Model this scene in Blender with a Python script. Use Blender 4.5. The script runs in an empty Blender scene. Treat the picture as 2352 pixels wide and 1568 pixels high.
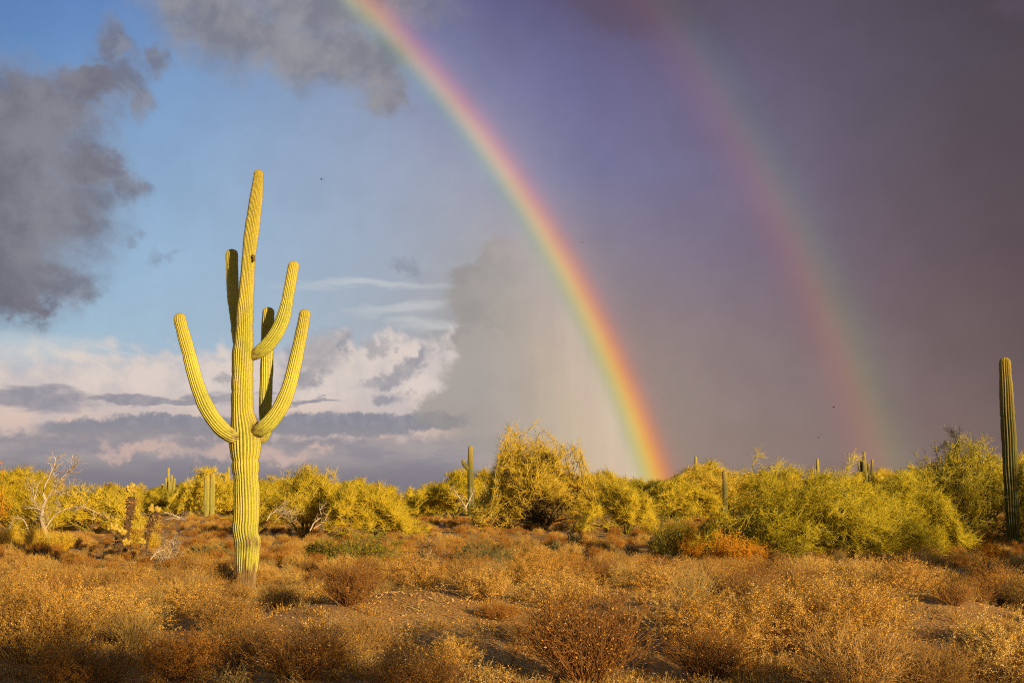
import bpy, math, random
import numpy as np
from mathutils import Vector

# ------------------------------------------------------------------ camera, sky, sun, exposure
SC = bpy.context.scene
COL = SC.collection
F, CX, CY = 2950.0, 1176.0, 784.0          # focal length and centre in photo pixels (2352 x 1568)
CAM_H = 1.60
PITCH = math.radians(7.07)
ANTI_AZ, SUN_EL = math.radians(-34.0), math.radians(10.5)   # antisolar point fixed by the two rainbow arcs
CP, SP = math.cos(PITCH), math.sin(PITCH)
SUN_DIR = Vector((-math.sin(ANTI_AZ) * math.cos(SUN_EL), -math.cos(ANTI_AZ) * math.cos(SUN_EL), math.sin(SUN_EL)))

cam_d = bpy.data.cameras.new('camera'); cam = bpy.data.objects.new('camera', cam_d); COL.objects.link(cam)
cam_d.sensor_width = 36.0; cam_d.lens = 36.0 * F / 2352.0
cam_d.clip_start = 0.1; cam_d.clip_end = 20000
cam.location = (0, 0, CAM_H); cam.rotation_euler = (math.pi / 2 + PITCH, 0, 0)
SC.camera = cam
SC.cycles.filter_width = 1.1
SC.cycles.use_denoising = False
SC.view_settings.view_transform = 'Standard'; SC.view_settings.look = 'None'
SC.view_settings.exposure = 0.4; SC.view_settings.gamma = 1.0; SC.view_settings.use_curve_mapping = False

def ray(px, py):
    x, y = px - CX, CY - py
    return np.array([x, F * CP - y * SP, F * SP + y * CP])
def pt(px, py, Y):
    """world point on the ray of a photo pixel, Y metres ahead"""
    d = ray(px, py); return d / d[1] * Y + np.array([0, 0, CAM_H])
def azel(px, py):
    d = ray(px, py); return (math.degrees(math.atan2(d[0], d[1])), math.degrees(math.atan2(d[2], math.hypot(d[0], d[1]))))
def lin(c):
    return tuple(((v / 255 / 12.92) if v <= 10 else ((v / 255 + .055) / 1.055) ** 2.4) for v in c)

# ---- world, written as a small expression language over shader nodes
W = bpy.data.worlds.new('World'); SC.world = W; W.use_nodes = True
NT = W.node_tree; NT.nodes.clear()
class S:
    def __init__(s, k): s.k = k
    def __add__(a, b): return M('ADD', a, b)
    __radd__ = __add__
    def __sub__(a, b): return M('SUBTRACT', a, b)
    def __rsub__(a, b): return M('SUBTRACT', b, a)
    def __mul__(a, b): return M('MULTIPLY', a, b)
    __rmul__ = __mul__
    def __truediv__(a, b): return M('DIVIDE', a, b)
def setin(inp, v):
    if isinstance(v, S): NT.links.new(v.k, inp)
    elif isinstance(v, (tuple, list)): inp.default_value = tuple(v) + ((1,) if len(inp.default_value) == 4 and len(v) == 3 else ())
    else: inp.default_value = v
def M(op, *a, clamp=False):
    n = NT.nodes.new('ShaderNodeMath'); n.operation = op; n.use_clamp = clamp
    for i, v in enumerate(a): setin(n.inputs[i], v)
    return S(n.outputs[0])
def VM(op, *a, out=0):
    n = NT.nodes.new('ShaderNodeVectorMath'); n.operation = op
    for i, v in enumerate(a): setin(n.inputs[i], v)
    return S(n.outputs[out])
def scale(v, f):
    n = NT.nodes.new('ShaderNodeVectorMath'); n.operation = 'SCALE'; setin(n.inputs[0], v); setin(n.inputs['Scale'], f)
    return S(n.outputs[0])
def sstep(x, lo, hi, a=0.0, b=1.0):
    n = NT.nodes.new('ShaderNodeMapRange'); n.interpolation_type = 'SMOOTHSTEP'
    for i, v in zip(range(5), (x, lo, hi, a, b)): setin(n.inputs[i], v)
    return S(n.outputs[0])
def lstep(x, lo, hi, a=0.0, b=1.0):
    n = NT.nodes.new('ShaderNodeMapRange')
    for i, v in zip(range(5), (x, lo, hi, a, b)): setin(n.inputs[i], v)
    return S(n.outputs[0])
def mixc(f, a, b, mode='MIX'):
    n = NT.nodes.new('ShaderNodeMix'); n.data_type = 'RGBA'; n.blend_type = mode
    setin(n.inputs[0], f); setin(n.inputs[6], a); setin(n.inputs[7], b)
    return S(n.outputs[2])
def ramp(x, stops, interp='B_SPLINE'):
    n = NT.nodes.new('ShaderNodeValToRGB'); cr = n.color_ramp; cr.interpolation = interp
    setin(n.inputs[0], x)
    while len(cr.elements) < len(stops): cr.elements.new(0.5)
    for e, (p, c) in zip(cr.elements, sorted(stops)): e.position = p; e.color = tuple(c) + (1,)
    return S(n.outputs[0])
def noise(v, scale, detail=5, rough=.55, dist=0.0):
    n = NT.nodes.new('ShaderNodeTexNoise'); setin(n.inputs['Vector'], v); setin(n.inputs['Scale'], scale)
    setin(n.inputs['Detail'], detail); setin(n.inputs['Roughness'], rough); setin(n.inputs['Distortion'], dist)
    return S(n.outputs['Fac']), S(n.outputs['Color'])
def ell(p, px, py, rx, ry, rot=0.0):
    """normalised distance from an ellipse given in photo pixels (turned into degrees of sky)"""
    a, e = azel(px, py); k = 21.7 * 2 / 2352
    n = NT.nodes.new('ShaderNodeMapping'); n.vector_type = 'TEXTURE'
    setin(n.inputs[0], p); n.inputs[1].default_value = (a, e, 0); n.inputs[2].default_value = (0, 0, math.radians(rot)); n.inputs[3].default_value = (rx * k, ry * k, 1)
    return VM('LENGTH', S(n.outputs[0]), out=1)
def union(p, shapes):
    d = None
    for s in shapes:
        e = ell(p, *s); d = e if d is None else M('SMOOTH_MIN', d, e, 0.15)
    return d

tc = NT.nodes.new('ShaderNodeTexCoord'); D3 = VM('NORMALIZE', S(tc.outputs['Generated']))
sx = NT.nodes.new('ShaderNodeSeparateXYZ'); NT.links.new(D3.k, sx.inputs[0]); X, Y, Z = (S(sx.outputs[i]) for i in range(3))
AZ = M('ARCTAN2', X, Y) * 57.29578
EL = M('ARCSINE', Z) * 57.29578
cb = NT.nodes.new('ShaderNodeCombineXYZ'); NT.links.new(AZ.k, cb.inputs[0]); NT.links.new(EL.k, cb.inputs[1]); P0 = S(cb.outputs[0])
cb2 = NT.nodes.new('ShaderNodeCombineXYZ'); NT.links.new((AZ * .35).k, cb2.inputs[0]); NT.links.new((EL * 1.3).k, cb2.inputs[1]); PS = S(cb2.outputs[0])
nA, cA = noise(P0, .42, 7, .6)            # billows
nA2, _c = noise(VM('ADD', P0, (.9, -.7, 3.3)), .55, 6, .55, .6)
nB, cB = noise(P0, 1.7, 6, .6)           # edges
nS, cS = noise(PS, .8, 6, .58)           # streaks near the horizon
warp = VM('MULTIPLY', VM('SUBTRACT', cB, (.5, .5, .5)), (1.5, 1.2, 0))
warp2 = VM('MULTIPLY', VM('SUBTRACT', cA, (.5, .5, .5)), (2.8, 2.4, 0))
PW = VM('ADD', VM('ADD', P0, warp), warp2)
PWs = VM('ADD', P0, VM('MULTIPLY', VM('SUBTRACT', cS, (.5, .5, .5)), (5.0, 1.6, 0)))
PF = VM('ADD', P0, VM('MULTIPLY', VM('SUBTRACT', cB, (.5, .5, .5)), (1.3, .9, 0)))

cols = [0, 300, 600, 900, 1100, 1250, 1400, 1700, 2000, 2352]
rows = {
 0:    [(84,124,184),(92,132,190),(104,134,184),(104,111,155),(98,99,140),(92,91,128),(90,85,115),(90,86,102),(84,80,96),(68,62,72)],
 200:  [(96,138,190),(116,152,198),(130,158,194),(140,152,180),(124,127,160),(110,113,154),(107,106,145),(103,97,120),(90,86,102),(78,72,82)],
 400:  [(118,156,198),(132,166,202),(144,169,199),(152,164,188),(156,160,176),(128,130,160),(114,117,155),(115,109,134),(97,90,104),(84,76,84)],
 600:  [(138,175,208),(148,180,210),(154,179,204),(158,170,188),(166,165,170),(158,152,152),(132,126,142),(120,112,134),(108,97,108),(90,80,88)],
 800:  [(160,188,206),(158,185,206),(163,185,204),(168,174,182),(158,151,147),(164,153,145),(150,137,133),(134,122,128),(120,107,112),(99,88,92)],
 950:  [(190,180,184),(190,180,184),(190,180,182),(168,163,163),(155,147,140),(164,152,141),(156,143,133),(138,126,126),(128,113,114),(111,97,97)],
 1050: [(146,140,150),(142,138,148),(143,138,146),(148,141,139),(152,143,134),(161,149,136),(157,142,129),(139,124,120),(133,117,115),(117,102,99)],
 1130: [(118,116,128),(120,118,128),(125,120,128),(142,134,131),(150,140,131),(160,147,134),(157,141,127),(135,121,116),(129,113,110),(117,102,99)]}
west = (104, 108, 124)                    # the clearer half of the sky, behind the camera
out = None
for py in sorted(rows, reverse=True):
    st = [((azel(c, py)[0] + 180) / 360, lin(rows[py][i])) for i, c in enumerate(cols)]
    st += [(0.0, lin(west)), (0.22, lin((100, 118, 150))), (0.78, lin((74, 70, 80))), (1.0, lin(west))]
    r = ramp((AZ + 180.0) / 360.0, st)
    e = azel(1176, py)[1]
    out = r if out is None else mixc(lstep(EL, pe, e), out, r)
    pe = e
BASE = mixc(sstep(EL, 22, 60), out, lin((62, 67, 84)))

sky = NT.nodes.new('ShaderNodeTexSky'); sky.sky_type = 'NISHITA'; sky.sun_disc = False
sky.sun_elevation = SUN_EL; sky.sun_rotation = math.atan2(SUN_DIR.x, SUN_DIR.y); sky.altitude = 500; sky.ozone_density = 1.5
NSKY = S(sky.outputs[0])

c = BASE
# storm mass to the right: soft vertical rain streaks and broad mottling
mott = sstep(nA, .3, .7, .965, 1.035)
c = scale(c, mott)
# pale cloud bank near the horizon, left of the rain shaft
def boundary_left(x0, w): return sstep(AZ, x0 + w, x0)
bank_top = azel(600, 838)[1]
topline = EL + (nA - .5) * 5.0 + (nB - .5) * 1.6 - lstep(AZ, azel(450, 900)[0], azel(1050, 780)[0], 0.0, 1.3)
bank = sstep(topline, bank_top + .9, bank_top - .5) * boundary_left(azel(1050, 800)[0], 3.5)
bankc = mixc(sstep(EL, azel(600, 880)[1], azel(600, 1000)[1]), lin((218, 205, 198)), lin((212, 187, 176)))
bankc = mixc(sstep(nA, .40, .62) * .55, bankc, lin((184, 178, 183)))
c = mixc(bank, c, bankc)
veil = sstep(union(PWs, [(40, 800, 230, 42, 0), (250, 803, 75, 6, 0), (860, 656, 200, 12, 0), (930, 712, 120, 16, 10), (1000, 745, 90, 14, 0)]), 1.5, .1) * .5
c = mixc(veil, c, lin((206, 208, 208)))
# grey streak clouds across the bank
dk = sstep(union(PWs, [(60, 915, 150, 22, 0), (350, 917, 190, 8, 0), (700, 918, 90, 6, 0), (250, 1000, 130, 14, 2)]), 1.4, .6)
c = mixc(dk * .85, c, mixc(sstep(nB, .35, .65), lin((134, 135, 150)), lin((152, 150, 160))))
puff = sstep(union(PW, [(720, 815, 62, 40, 20), (700, 865, 30, 26, 0), (785, 790, 30, 18, 0), (930, 845, 60, 24, 28), (880, 872, 45, 14, 0), (900, 915, 36, 16, 0), (870, 790, 26, 20, 40), (520, 860, 36, 18, 0), (965, 820, 40, 22, 50)]), 1.55, .5)
c = mixc(puff * .8, c, mixc(sstep(nA2, .4, .62), lin((142, 144, 156)), lin((172, 167, 170))))
big = sstep(union(PF, [(250, 985, 150, 26, 0), (380, 972, 130, 24, 0), (520, 985, 160, 26, 0), (760, 975, 220, 28, 0), (950, 970, 130, 22, 3)]), 1.25, .8)
c = mixc(big, c, mixc(sstep(EL, azel(500, 950)[1], azel(500, 1020)[1]), mixc(sstep(nB, .4, .65), lin((136, 137, 150)), lin((148, 147, 158))), lin((146, 142, 149))))
low = sstep(EL + (nB - .5) * 1.1, azel(500, 985)[1], azel(500, 1016)[1]) * boundary_left(azel(1000, 1000)[0], 5)
c = mixc(low, c, mixc(sstep(EL, azel(500, 1030)[1], azel(500, 1110)[1]), mixc(sstep(nS, .38, .62), lin((144, 140, 150)), lin((164, 156, 158))), lin((126, 123, 134))))
pink = sstep(union(PW, [(330, 1040, 110, 14, 0), (560, 1035, 130, 20, 0), (660, 1045, 70, 18, 0), (735, 1026, 30, 10, 0)]), 1.5, .3)
c = mixc(pink * .8, c, lin((206, 178, 168)))
# cumulus wall at the left edge of the rain
wall = sstep(union(PF, [(1105, 690, 78, 70, 0), (1095, 780, 58, 60, 0), (1100, 640, 70, 36, 0), (1170, 590, 75, 50, 10), (1100, 860, 90, 60, 20), (1060, 930, 110, 50, 15), (1200, 800, 130, 220, 0), (1260, 960, 260, 110, 0)]), 1.3, .78)
wall = wall * sstep(AZ, azel(1330, 700)[0], azel(1080, 700)[0])
c = mixc(wall * .8, c, mixc(sstep(nA, .35, .65), lin((148, 144, 143)), lin((160, 154, 150))))
# dark cloud at the left, grey cloud at the top, small wisps
dl = union(PW, [(20, 330, 205, 150, 0), (90, 250, 150, 80, 0), (60, 470, 190, 150, 0), (20, 620, 150, 110, 12), (60, 690, 75, 50, 20), (200, 380, 80, 60, -20), (190, 190, 80, 40, 0), (-200, 420, 250, 220, 0)])
dlm = sstep(dl, 1.55, .5)
dlc = mixc(sstep(nA, .34, .66), lin((110, 110, 123)), lin((130, 130, 141)))
dlc = mixc(sstep(EL, azel(100, 520)[1], azel(100, 760)[1]) * .6, dlc, lin((98, 96, 112)))
dlc = mixc(sstep(nA2, .42, .68) * .35, dlc, lin((142, 142, 152)))
dlc = mixc(sstep(dl, .8, 1.25) * .45, dlc, lin((150, 156, 172)))
c = mixc(dlm * .96, c, dlc)
ws = sstep(union(PW, [(255, 110, 34, 60, 10), (290, 185, 60, 50, -30), (325, 228, 36, 44, 0), (280, 430, 46, 24, -35), (365, 140, 34, 24, 0), (235, 400, 60, 40, -30), (150, 650, 60, 34, 10)]), 1.7, .25)
c = mixc(ws * .85, c, mixc(sstep(nA2, .4, .65), lin((112, 113, 128)), lin((136, 138, 150))))
wi = sstep(union(PW, [(300, 556, 24, 13, 0), (380, 596, 34, 16, 20), (940, 612, 44, 14, -10)]), 1.6, .2)
c = mixc(wi * .42, c, lin((122, 128, 146)))
tp = union(PW, [(520, 60, 170, 90, -12), (660, 100, 190, 80, -8), (800, 120, 120, 70, 0), (470, -20, 170, 70, 0), (760, 10, 260, 80, 0), (870, 165, 70, 50, -20), (890, 230, 50, 40, 0), (600, -160, 380, 170, 0)])
tpm = sstep(tp, 1.6, .4)
tpc = mixc(sstep(nA, .36, .64), lin((124, 124, 134)), lin((144, 143, 149)))
tpc = mixc(sstep(nA2, .42, .66) * .45, tpc, lin((158, 156, 158)))
tpc = mixc(sstep(nB, .48, .7) * .2, tpc, lin((122, 122, 136)))
c = mixc(tpm * .9, c, tpc)
dt = sstep(union(PW, [(1430, 20, 160, 60, -10), (1560, 10, 120, 60, 0), (2330, 10, 60, 30, 0)]), 1.4, .3)
c = mixc(dt * .55, c, lin((90, 80, 96)))
# rainbow: both arcs stand at their true angles round the antisolar point
ANG = M('ARCCOSINE', VM('DOT_PRODUCT', D3, tuple(-SUN_DIR), out=1)) * 57.29578
front = sstep(EL, -1, .5)
glow = sstep(ANG, 41.9, 40.6) * lstep(ANG, 33.5, 41.0, .05, 1.0) * sstep(AZ, azel(1030, 900)[0], azel(1330, 900)[0]) * lstep(EL, .3, 16, 1.0, .0)
streak = noise(VM('MULTIPLY', P0, (1.0, .04, 0)), 1.3, 3, .5)[0]
c = mixc(glow * sstep(streak, .3, .7, .85, 1.0), c, VM('ADD', c, lin((170, 151, 120))))
def bow(a, lo, hi, stops):
    return ramp((a - lo) / (hi - lo), [((s - lo) / (hi - lo), v) for s, v in stops], 'B_SPLINE')
b1 = bow(ANG + .18, 39.2, 43.8, [(39.2, (0, 0, 0)), (39.9, (.008, 0, .01)), (40.7, (.015, .0, .025)), (41.15, (0, .045, .02)), (41.4, (.05, .12, 0)), (41.68, (.33, .26, 0)), (41.95, (.62, .24, 0)), (42.25, (.54, .08, .0)), (42.6, (.22, .01, .01)), (43.0, (.05, 0, .0)), (43.8, (0, 0, 0))])
b1s = lstep(EL, 1, 22, .80, .42) * front
c = VM('ADD', c, scale(b1, b1s))
ora = bow(ANG + .18, 41.0, 43.0, [(41.0, (0, 0, 0)), (41.5, (0, .0, .06)), (41.95, (0, .0, .13)), (42.4, (0, .03, .09)), (43.0, (0, 0, 0))])
c = VM('SUBTRACT', c, scale(ora, lstep(EL, 3, 20, 1.0, .35) * front))
b2 = bow(ANG, 49.2, 56.5, [(49.2, (0, 0, 0)), (50.0, (.035, 0, .006)), (50.7, (.09, .016, .0)), (51.2, (.095, .042, 0)), (51.8, (.028, .052, .005)), (52.4, (.004, .022, .012)), (53.1, (.008, .006, .010)), (54.2, (.004, 0, .005)), (56.5, (0, 0, 0))])
b2s = sstep(EL, 24, 8, .32, .85) * front
c = VM('ADD', c, scale(b2, b2s))
# clear sky (Sky Texture) shows through in the opener half of the sky behind and above the camera
clouds = sstep(VM('DOT_PRODUCT', D3, tuple(SUN_DIR), out=1), .55, -.2, .35, 1.0)
bg1 = NT.nodes.new('ShaderNodeBackground'); setin(bg1.inputs[0], NSKY); bg1.inputs[1].default_value = .05
bg2 = NT.nodes.new('ShaderNodeBackground'); setin(bg2.inputs[0], c); bg2.inputs[1].default_value = .77
mx = NT.nodes.new('ShaderNodeMixShader'); setin(mx.inputs[0], clouds); NT.links.new(bg1.outputs[0], mx.inputs[1]); NT.links.new(bg2.outputs[0], mx.inputs[2])
wo = NT.nodes.new('ShaderNodeOutputWorld'); NT.links.new(mx.outputs[0], wo.inputs[0])

sun_d = bpy.data.lights.new('sun', 'SUN'); sun_d.energy = 5.0; sun_d.angle = math.radians(.5); sun_d.color = (1.0, .70, .34)
sun = bpy.data.objects.new('sun', sun_d); COL.objects.link(sun); sun.location = (20, -20, 30)
sun.rotation_euler = (-SUN_DIR).to_track_quat('-Z', 'Y').to_euler()

# ------------------------------------------------------------------ mesh helpers (numpy)
RNG = np.random.default_rng(7)
def mesh_np(name, V, quads=None, tris=None, mats=(), attrs=None, matidx=None, smooth=True):
    me = bpy.data.meshes.new(name)
    V = np.asarray(V, np.float32).reshape(-1, 3)
    Q = np.zeros((0, 4), np.int32) if quads is None else np.asarray(quads, np.int32).reshape(-1, 4)
    T = np.zeros((0, 3), np.int32) if tris is None else np.asarray(tris, np.int32).reshape(-1, 3)
    nq, nt = len(Q), len(T)
    me.vertices.add(len(V)); me.vertices.foreach_set('co', V.ravel())
    me.loops.add(nq * 4 + nt * 3); me.loops.foreach_set('vertex_index', np.concatenate([Q.ravel(), T.ravel()]))
    me.polygons.add(nq + nt)
    me.polygons.foreach_set('loop_start', np.concatenate([np.arange(nq) * 4, nq * 4 + np.arange(nt) * 3]).astype(np.int32))
    me.polygons.foreach_set('use_smooth', np.full(nq + nt, smooth))
    for m in mats: me.materials.append(m)
    if matidx is not None: me.polygons.foreach_set('material_index', np.asarray(matidx, np.int32))
    for k, v in (attrs or {}).items():
        a = me.attributes.new(k, 'FLOAT', 'POINT'); a.data.foreach_set('value', np.asarray(v, np.float32).ravel())
    me.update(calc_edges=True)
    return me
class Geo:
    """collects vertex / face arrays with one 'var' value per vertex"""
    def __init__(s): s.V = []; s.Q = []; s.T = []; s.A = []; s.n = 0
    def add(s, V, Q=None, T=None, var=.5):
        V = np.asarray(V).reshape(-1, 3); s.V.append(V)
        if Q is not None and len(Q): s.Q.append(np.asarray(Q).reshape(-1, 4) + s.n)
        if T is not None and len(T): s.T.append(np.asarray(T).reshape(-1, 3) + s.n)
        s.A.append(np.broadcast_to(np.asarray(var, float).reshape(-1) if np.ndim(var) else np.array([var]), (len(V),)) if np.size(var) in (1, len(V)) else var)
        s.n += len(V)
    def mesh(s, name, mat, smooth=True):
        if not s.V: return mesh_np(name, np.zeros((0, 3)))
        return mesh_np(name, np.concatenate(s.V), np.concatenate(s.Q) if s.Q else None, np.concatenate(s.T) if s.T else None, [mat], {'var': np.concatenate(s.A)}, smooth=smooth)
def unit(v): return v / np.maximum(np.linalg.norm(v, axis=-1, keepdims=True), 1e-9)
def rnd(rng, n): return unit(rng.normal(size=(n, 3)))
def tubes(geo, P, R, var=.5, sides=3):
    n, k, _ = P.shape
    T = unit(np.gradient(P, axis=1)); ref = np.where(np.abs(T[:, :1, 2:]) > .9, np.array([1., .1, 0]), np.array([0, .1, 1.]))
    U = unit(np.cross(T, ref)); Wv = np.cross(T, U)
    a = np.arange(sides) / sides * 2 * np.pi
    ring = P[:, :, None, :] + R[:, :, None, None] * (np.cos(a)[None, None, :, None] * U[:, :, None, :] + np.sin(a)[None, None, :, None] * Wv[:, :, None, :])
    i, j, s_ = np.meshgrid(np.arange(n), np.arange(k - 1), np.arange(sides), indexing='ij')
    b = (i * k + j) * sides; s2 = (s_ + 1) % sides
    Q = np.stack([b + s_, b + s2, b + sides + s2, b + sides + s_], -1)
    v = np.repeat(np.broadcast_to(np.asarray(var, float).reshape(-1), (n,)), k * sides)
    geo.add(ring, Q, var=v)
def spikes(geo, P, R, var=.5):
    """straight three sided twigs that end in a point; P (n, 2, 3)"""
    n = len(P); t = unit(P[:, 1] - P[:, 0]); u = unit(np.cross(t, np.where(np.abs(t[:, 2:]) > .9, np.array([1., .1, 0]), np.array([0, .1, 1.])))); w = np.cross(t, u); R = np.broadcast_to(R, (n,))[:, None]
    V = np.stack([P[:, 0] + u * R, P[:, 0] - u * R * .5 + w * R * .866, P[:, 0] - u * R * .5 - w * R * .866, P[:, 1]], 1); i = np.arange(n)[:, None] * 4
    geo.add(V, T=np.concatenate([i + np.array([0, 1, 3]), i + np.array([1, 2, 3]), i + np.array([2, 0, 3])]), var=np.repeat(np.broadcast_to(np.asarray(var, float).reshape(-1), (n,)), 4))
def grow(rng, S_, D, L, k=4, wob=.25, up=0.0):
    """polylines from starts S_, directions D, lengths L; up > 0 bends them upward"""
    n = len(S_); P = np.zeros((n, k, 3)); P[:, 0] = S_; d = unit(D)
    for j in range(1, k):
        d = unit(d + rng.normal(size=(n, 3)) * wob + np.array([0, 0, up]))
        P[:, j] = P[:, j - 1] + d * (L / (k - 1))[:, None]
    return P
def side(rng, P, m, t0=.3, t1=1.0, ang=.7, upb=.0):
    """m side shoots on each polyline: start points and directions"""
    n, k, _ = P.shape
    t = (rng.random((n, m)) * (t1 - t0) + t0) * (k - 1); t = np.minimum(t, k - 1.001)
    i = t.astype(int); f = (t - i)[..., None]; r = np.arange(n)[:, None]
    A, B = P[r, i], P[r, i + 1]
    S_ = (A * (1 - f) + B * f).reshape(-1, 3); T = unit(B - A).reshape(-1, 3)
    w = rng.normal(size=T.shape); w = unit(w - (w * T).sum(-1, keepdims=True) * T)
    a = ang * (0.6 + .8 * rng.random((len(T), 1)))
    return S_, unit(T * np.cos(a) + w * np.sin(a) + np.array([0, 0, upb])), t.reshape(-1) / (k - 1)
def leaves(geo, rng, C, size, var, asp=.5):
    """one small folded leaf (two triangles) at every point"""
    n = len(C); a = rnd(rng, n); b = unit(np.cross(a, rnd(rng, n))); sz = (size * (.6 + .8 * rng.random(n)))[:, None]
    nrm = np.cross(a, b)
    V = np.stack([C, C + (a * .5 + b * asp * .5 + nrm * .12) * sz, C + a * sz, C + (a * .5 - b * asp * .5 + nrm * .12) * sz], 1)
    i = np.arange(n)[:, None] * 4
    geo.add(V, T=np.concatenate([i + np.array([0, 1, 2]), i + np.array([0, 2, 3])]), var=np.repeat(var, 4))

# ------------------------------------------------------------------ materials
def new_mat(name):
    m = bpy.data.materials.new(name); m.use_nodes = True; m.node_tree.nodes.clear(); return m
def plant_mat(name, stops, rough=.8, trans=0.0, noise_scale=0, objvar=.25, spec=.2):
    """colour runs over the stops by the var attribute, shifted a little for every plant"""
    m = new_mat(name); t = m.node_tree; N, Lk = t.nodes.new, t.links.new
    at = N('ShaderNodeAttribute'); at.attribute_name = 'var'
    oi = N('ShaderNodeObjectInfo')
    ma = N('ShaderNodeMath'); ma.operation = 'MULTIPLY_ADD'; ma.inputs[1].default_value = objvar; Lk(oi.outputs['Random'], ma.inputs[0]); 
    mb = N('ShaderNodeMath'); mb.operation = 'SUBTRACT'; mb.inputs[1].default_value = objvar / 2; Lk(at.outputs['Fac'], mb.inputs[0]); Lk(mb.outputs[0], ma.inputs[2])
    cr = N('ShaderNodeValToRGB'); Lk(ma.outputs[0], cr.inputs[0])
    while len(cr.color_ramp.elements) < len(stops): cr.color_ramp.elements.new(.5)
    for e, (p, c) in zip(cr.color_ramp.elements, stops): e.position = p; e.color = tuple(c) + (1,)
    col = cr.outputs[0]
    if noise_scale:
        no = N('ShaderNodeTexNoise'); no.inputs['Scale'].default_value = noise_scale; no.inputs['Detail'].default_value = 4
        tc_ = N('ShaderNodeTexCoord'); Lk(tc_.outputs['Object'], no.inputs['Vector'])
        mr = N('ShaderNodeMapRange'); mr.inputs[1].default_value = .3; mr.inputs[2].default_value = .7; mr.inputs[3].default_value = .6; mr.inputs[4].default_value = 1.35; Lk(no.outputs[0], mr.inputs[0])
        mu = N('ShaderNodeMix'); mu.data_type = 'RGBA'; mu.blend_type = 'MULTIPLY'; mu.inputs[0].default_value = 1; Lk(col, mu.inputs[6]); Lk(mr.outputs[0], mu.inputs[7]); col = mu.outputs[2]
    pb = N('ShaderNodeBsdfPrincipled'); pb.inputs['Roughness'].default_value = rough; pb.inputs['Specular IOR Level'].default_value = spec; Lk(col, pb.inputs['Base Color'])
    o = N('ShaderNodeOutputMaterial')
    if trans:
        tr = N('ShaderNodeBsdfTranslucent'); Lk(col, tr.inputs[0]); mx_ = N('ShaderNodeMixShader'); mx_.inputs[0].default_value = trans
        Lk(pb.outputs[0], mx_.inputs[1]); Lk(tr.outputs[0], mx_.inputs[2]); Lk(mx_.outputs[0], o.inputs[0])
    else: Lk(pb.outputs[0], o.inputs[0])
    return m
MAT = {}
MAT['leaf_gold'] = plant_mat('dry_leaf', [(0, (.20, .08, .014)), (.4, (.56, .29, .045)), (.75, (.78, .48, .09)), (1, (.90, .68, .22))], trans=.15, objvar=.35)
MAT['stem_gold'] = plant_mat('dry_stem', [(0, (.13, .065, .02)), (.6, (.44, .26, .08)), (1, (.66, .46, .18))], objvar=.2)
MAT['leaf_rust'] = plant_mat('rust_leaf', [(0, (.26, .09, .015)), (.5, (.56, .25, .035)), (1, (.76, .42, .08))], trans=.25)
MAT['stem_rust'] = plant_mat('rust_stem', [(0, (.10, .04, .015)), (.6, (.30, .145, .04)), (1, (.48, .27, .09))])
MAT['straw'] = plant_mat('straw', [(0, (.30, .19, .05)), (.6, (.58, .41, .14)), (1, (.82, .64, .28))], trans=.15)
MAT['verde'] = plant_mat('palo_verde_twig', [(0, (.22, .20, .012)), (.5, (.70, .54, .035)), (1, (.92, .75, .09))], trans=.2, objvar=.3)
MAT['verde_warm'] = plant_mat('dry_palo_verde_twig', [(0, (.34, .25, .02)), (.5, (.76, .56, .05)), (1, (.90, .73, .12))], trans=.3, objvar=.25)
MAT['verde_bright'] = plant_mat('bright_twig', [(0, (.14, .14, .008)), (.5, (.60, .50, .028)), (1, (.90, .76, .09))], trans=.2, objvar=.2)
MAT['mesquite'] = plant_mat('mesquite_leaf', [(0, (.12, .12, .010)), (.5, (.38, .34, .025)), (1, (.72, .58, .07))], trans=.2)
MAT['bark'] = plant_mat('bark', [(0, (.05, .035, .018)), (.6, (.15, .11, .045)), (1, (.28, .22, .08))], noise_scale=14)
MAT['bark_green'] = plant_mat('green_bark', [(0, (.09, .08, .015)), (.6, (.24, .21, .035)), (1, (.36, .30, .06))], noise_scale=14)
MAT['dead'] = plant_mat('dead_wood', [(0, (.22, .17, .11)), (.5, (.46, .38, .28)), (1, (.68, .60, .47))], noise_scale=22)
MAT['dead_dark'] = plant_mat('weathered_wood', [(0, (.07, .045, .025)), (.5, (.2, .14, .08)), (1, (.42, .33, .2))], noise_scale=22)
MAT['creosote'] = plant_mat('creosote_leaf', [(0, (.08, .10, .01)), (.5, (.26, .28, .022)), (1, (.50, .46, .05))], trans=.2)
MAT['sage'] = plant_mat('sage_leaf', [(0, (.07, .075, .025)), (.5, (.18, .17, .06)), (1, (.32, .28, .11))], trans=.15)
MAT['yellow'] = plant_mat('yellow_brush', [(0, (.5, .33, .03)), (.5, (.84, .60, .05)), (1, (.93, .72, .12))], trans=.25)
MAT['orange'] = plant_mat('orange_brush', [(0, (.34, .13, .008)), (.5, (.78, .37, .02)), (1, (.90, .50, .05))], trans=.25)
MAT['darkclump'] = plant_mat('mistletoe', [(0, (.05, .035, .01)), (1, (.16, .12, .03))])
MAT['cholla_head'] = plant_mat('cholla_spines', [(0, (.34, .22, .03)), (.5, (.74, .56, .10)), (1, (.88, .76, .26))], trans=.2)
MAT['cholla_rust'] = plant_mat('cholla_old_joints', [(0, (.12, .07, .03)), (.6, (.40, .24, .08)), (1, (.66, .44, .14))])
MAT['cholla_trunk'] = plant_mat('cholla_trunk', [(0, (.03, .02, .01)), (.6, (.11, .07, .04)), (1, (.30, .22, .12))])
MAT['pebble'] = plant_mat('pebble', [(0, (.30, .16, .05)), (.6, (.58, .35, .12)), (1, (.80, .58, .28))], rough=.9)
MAT['bird'] = plant_mat('bird', [(0, (.02, .02, .02)), (1, (.04, .035, .03))])

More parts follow.
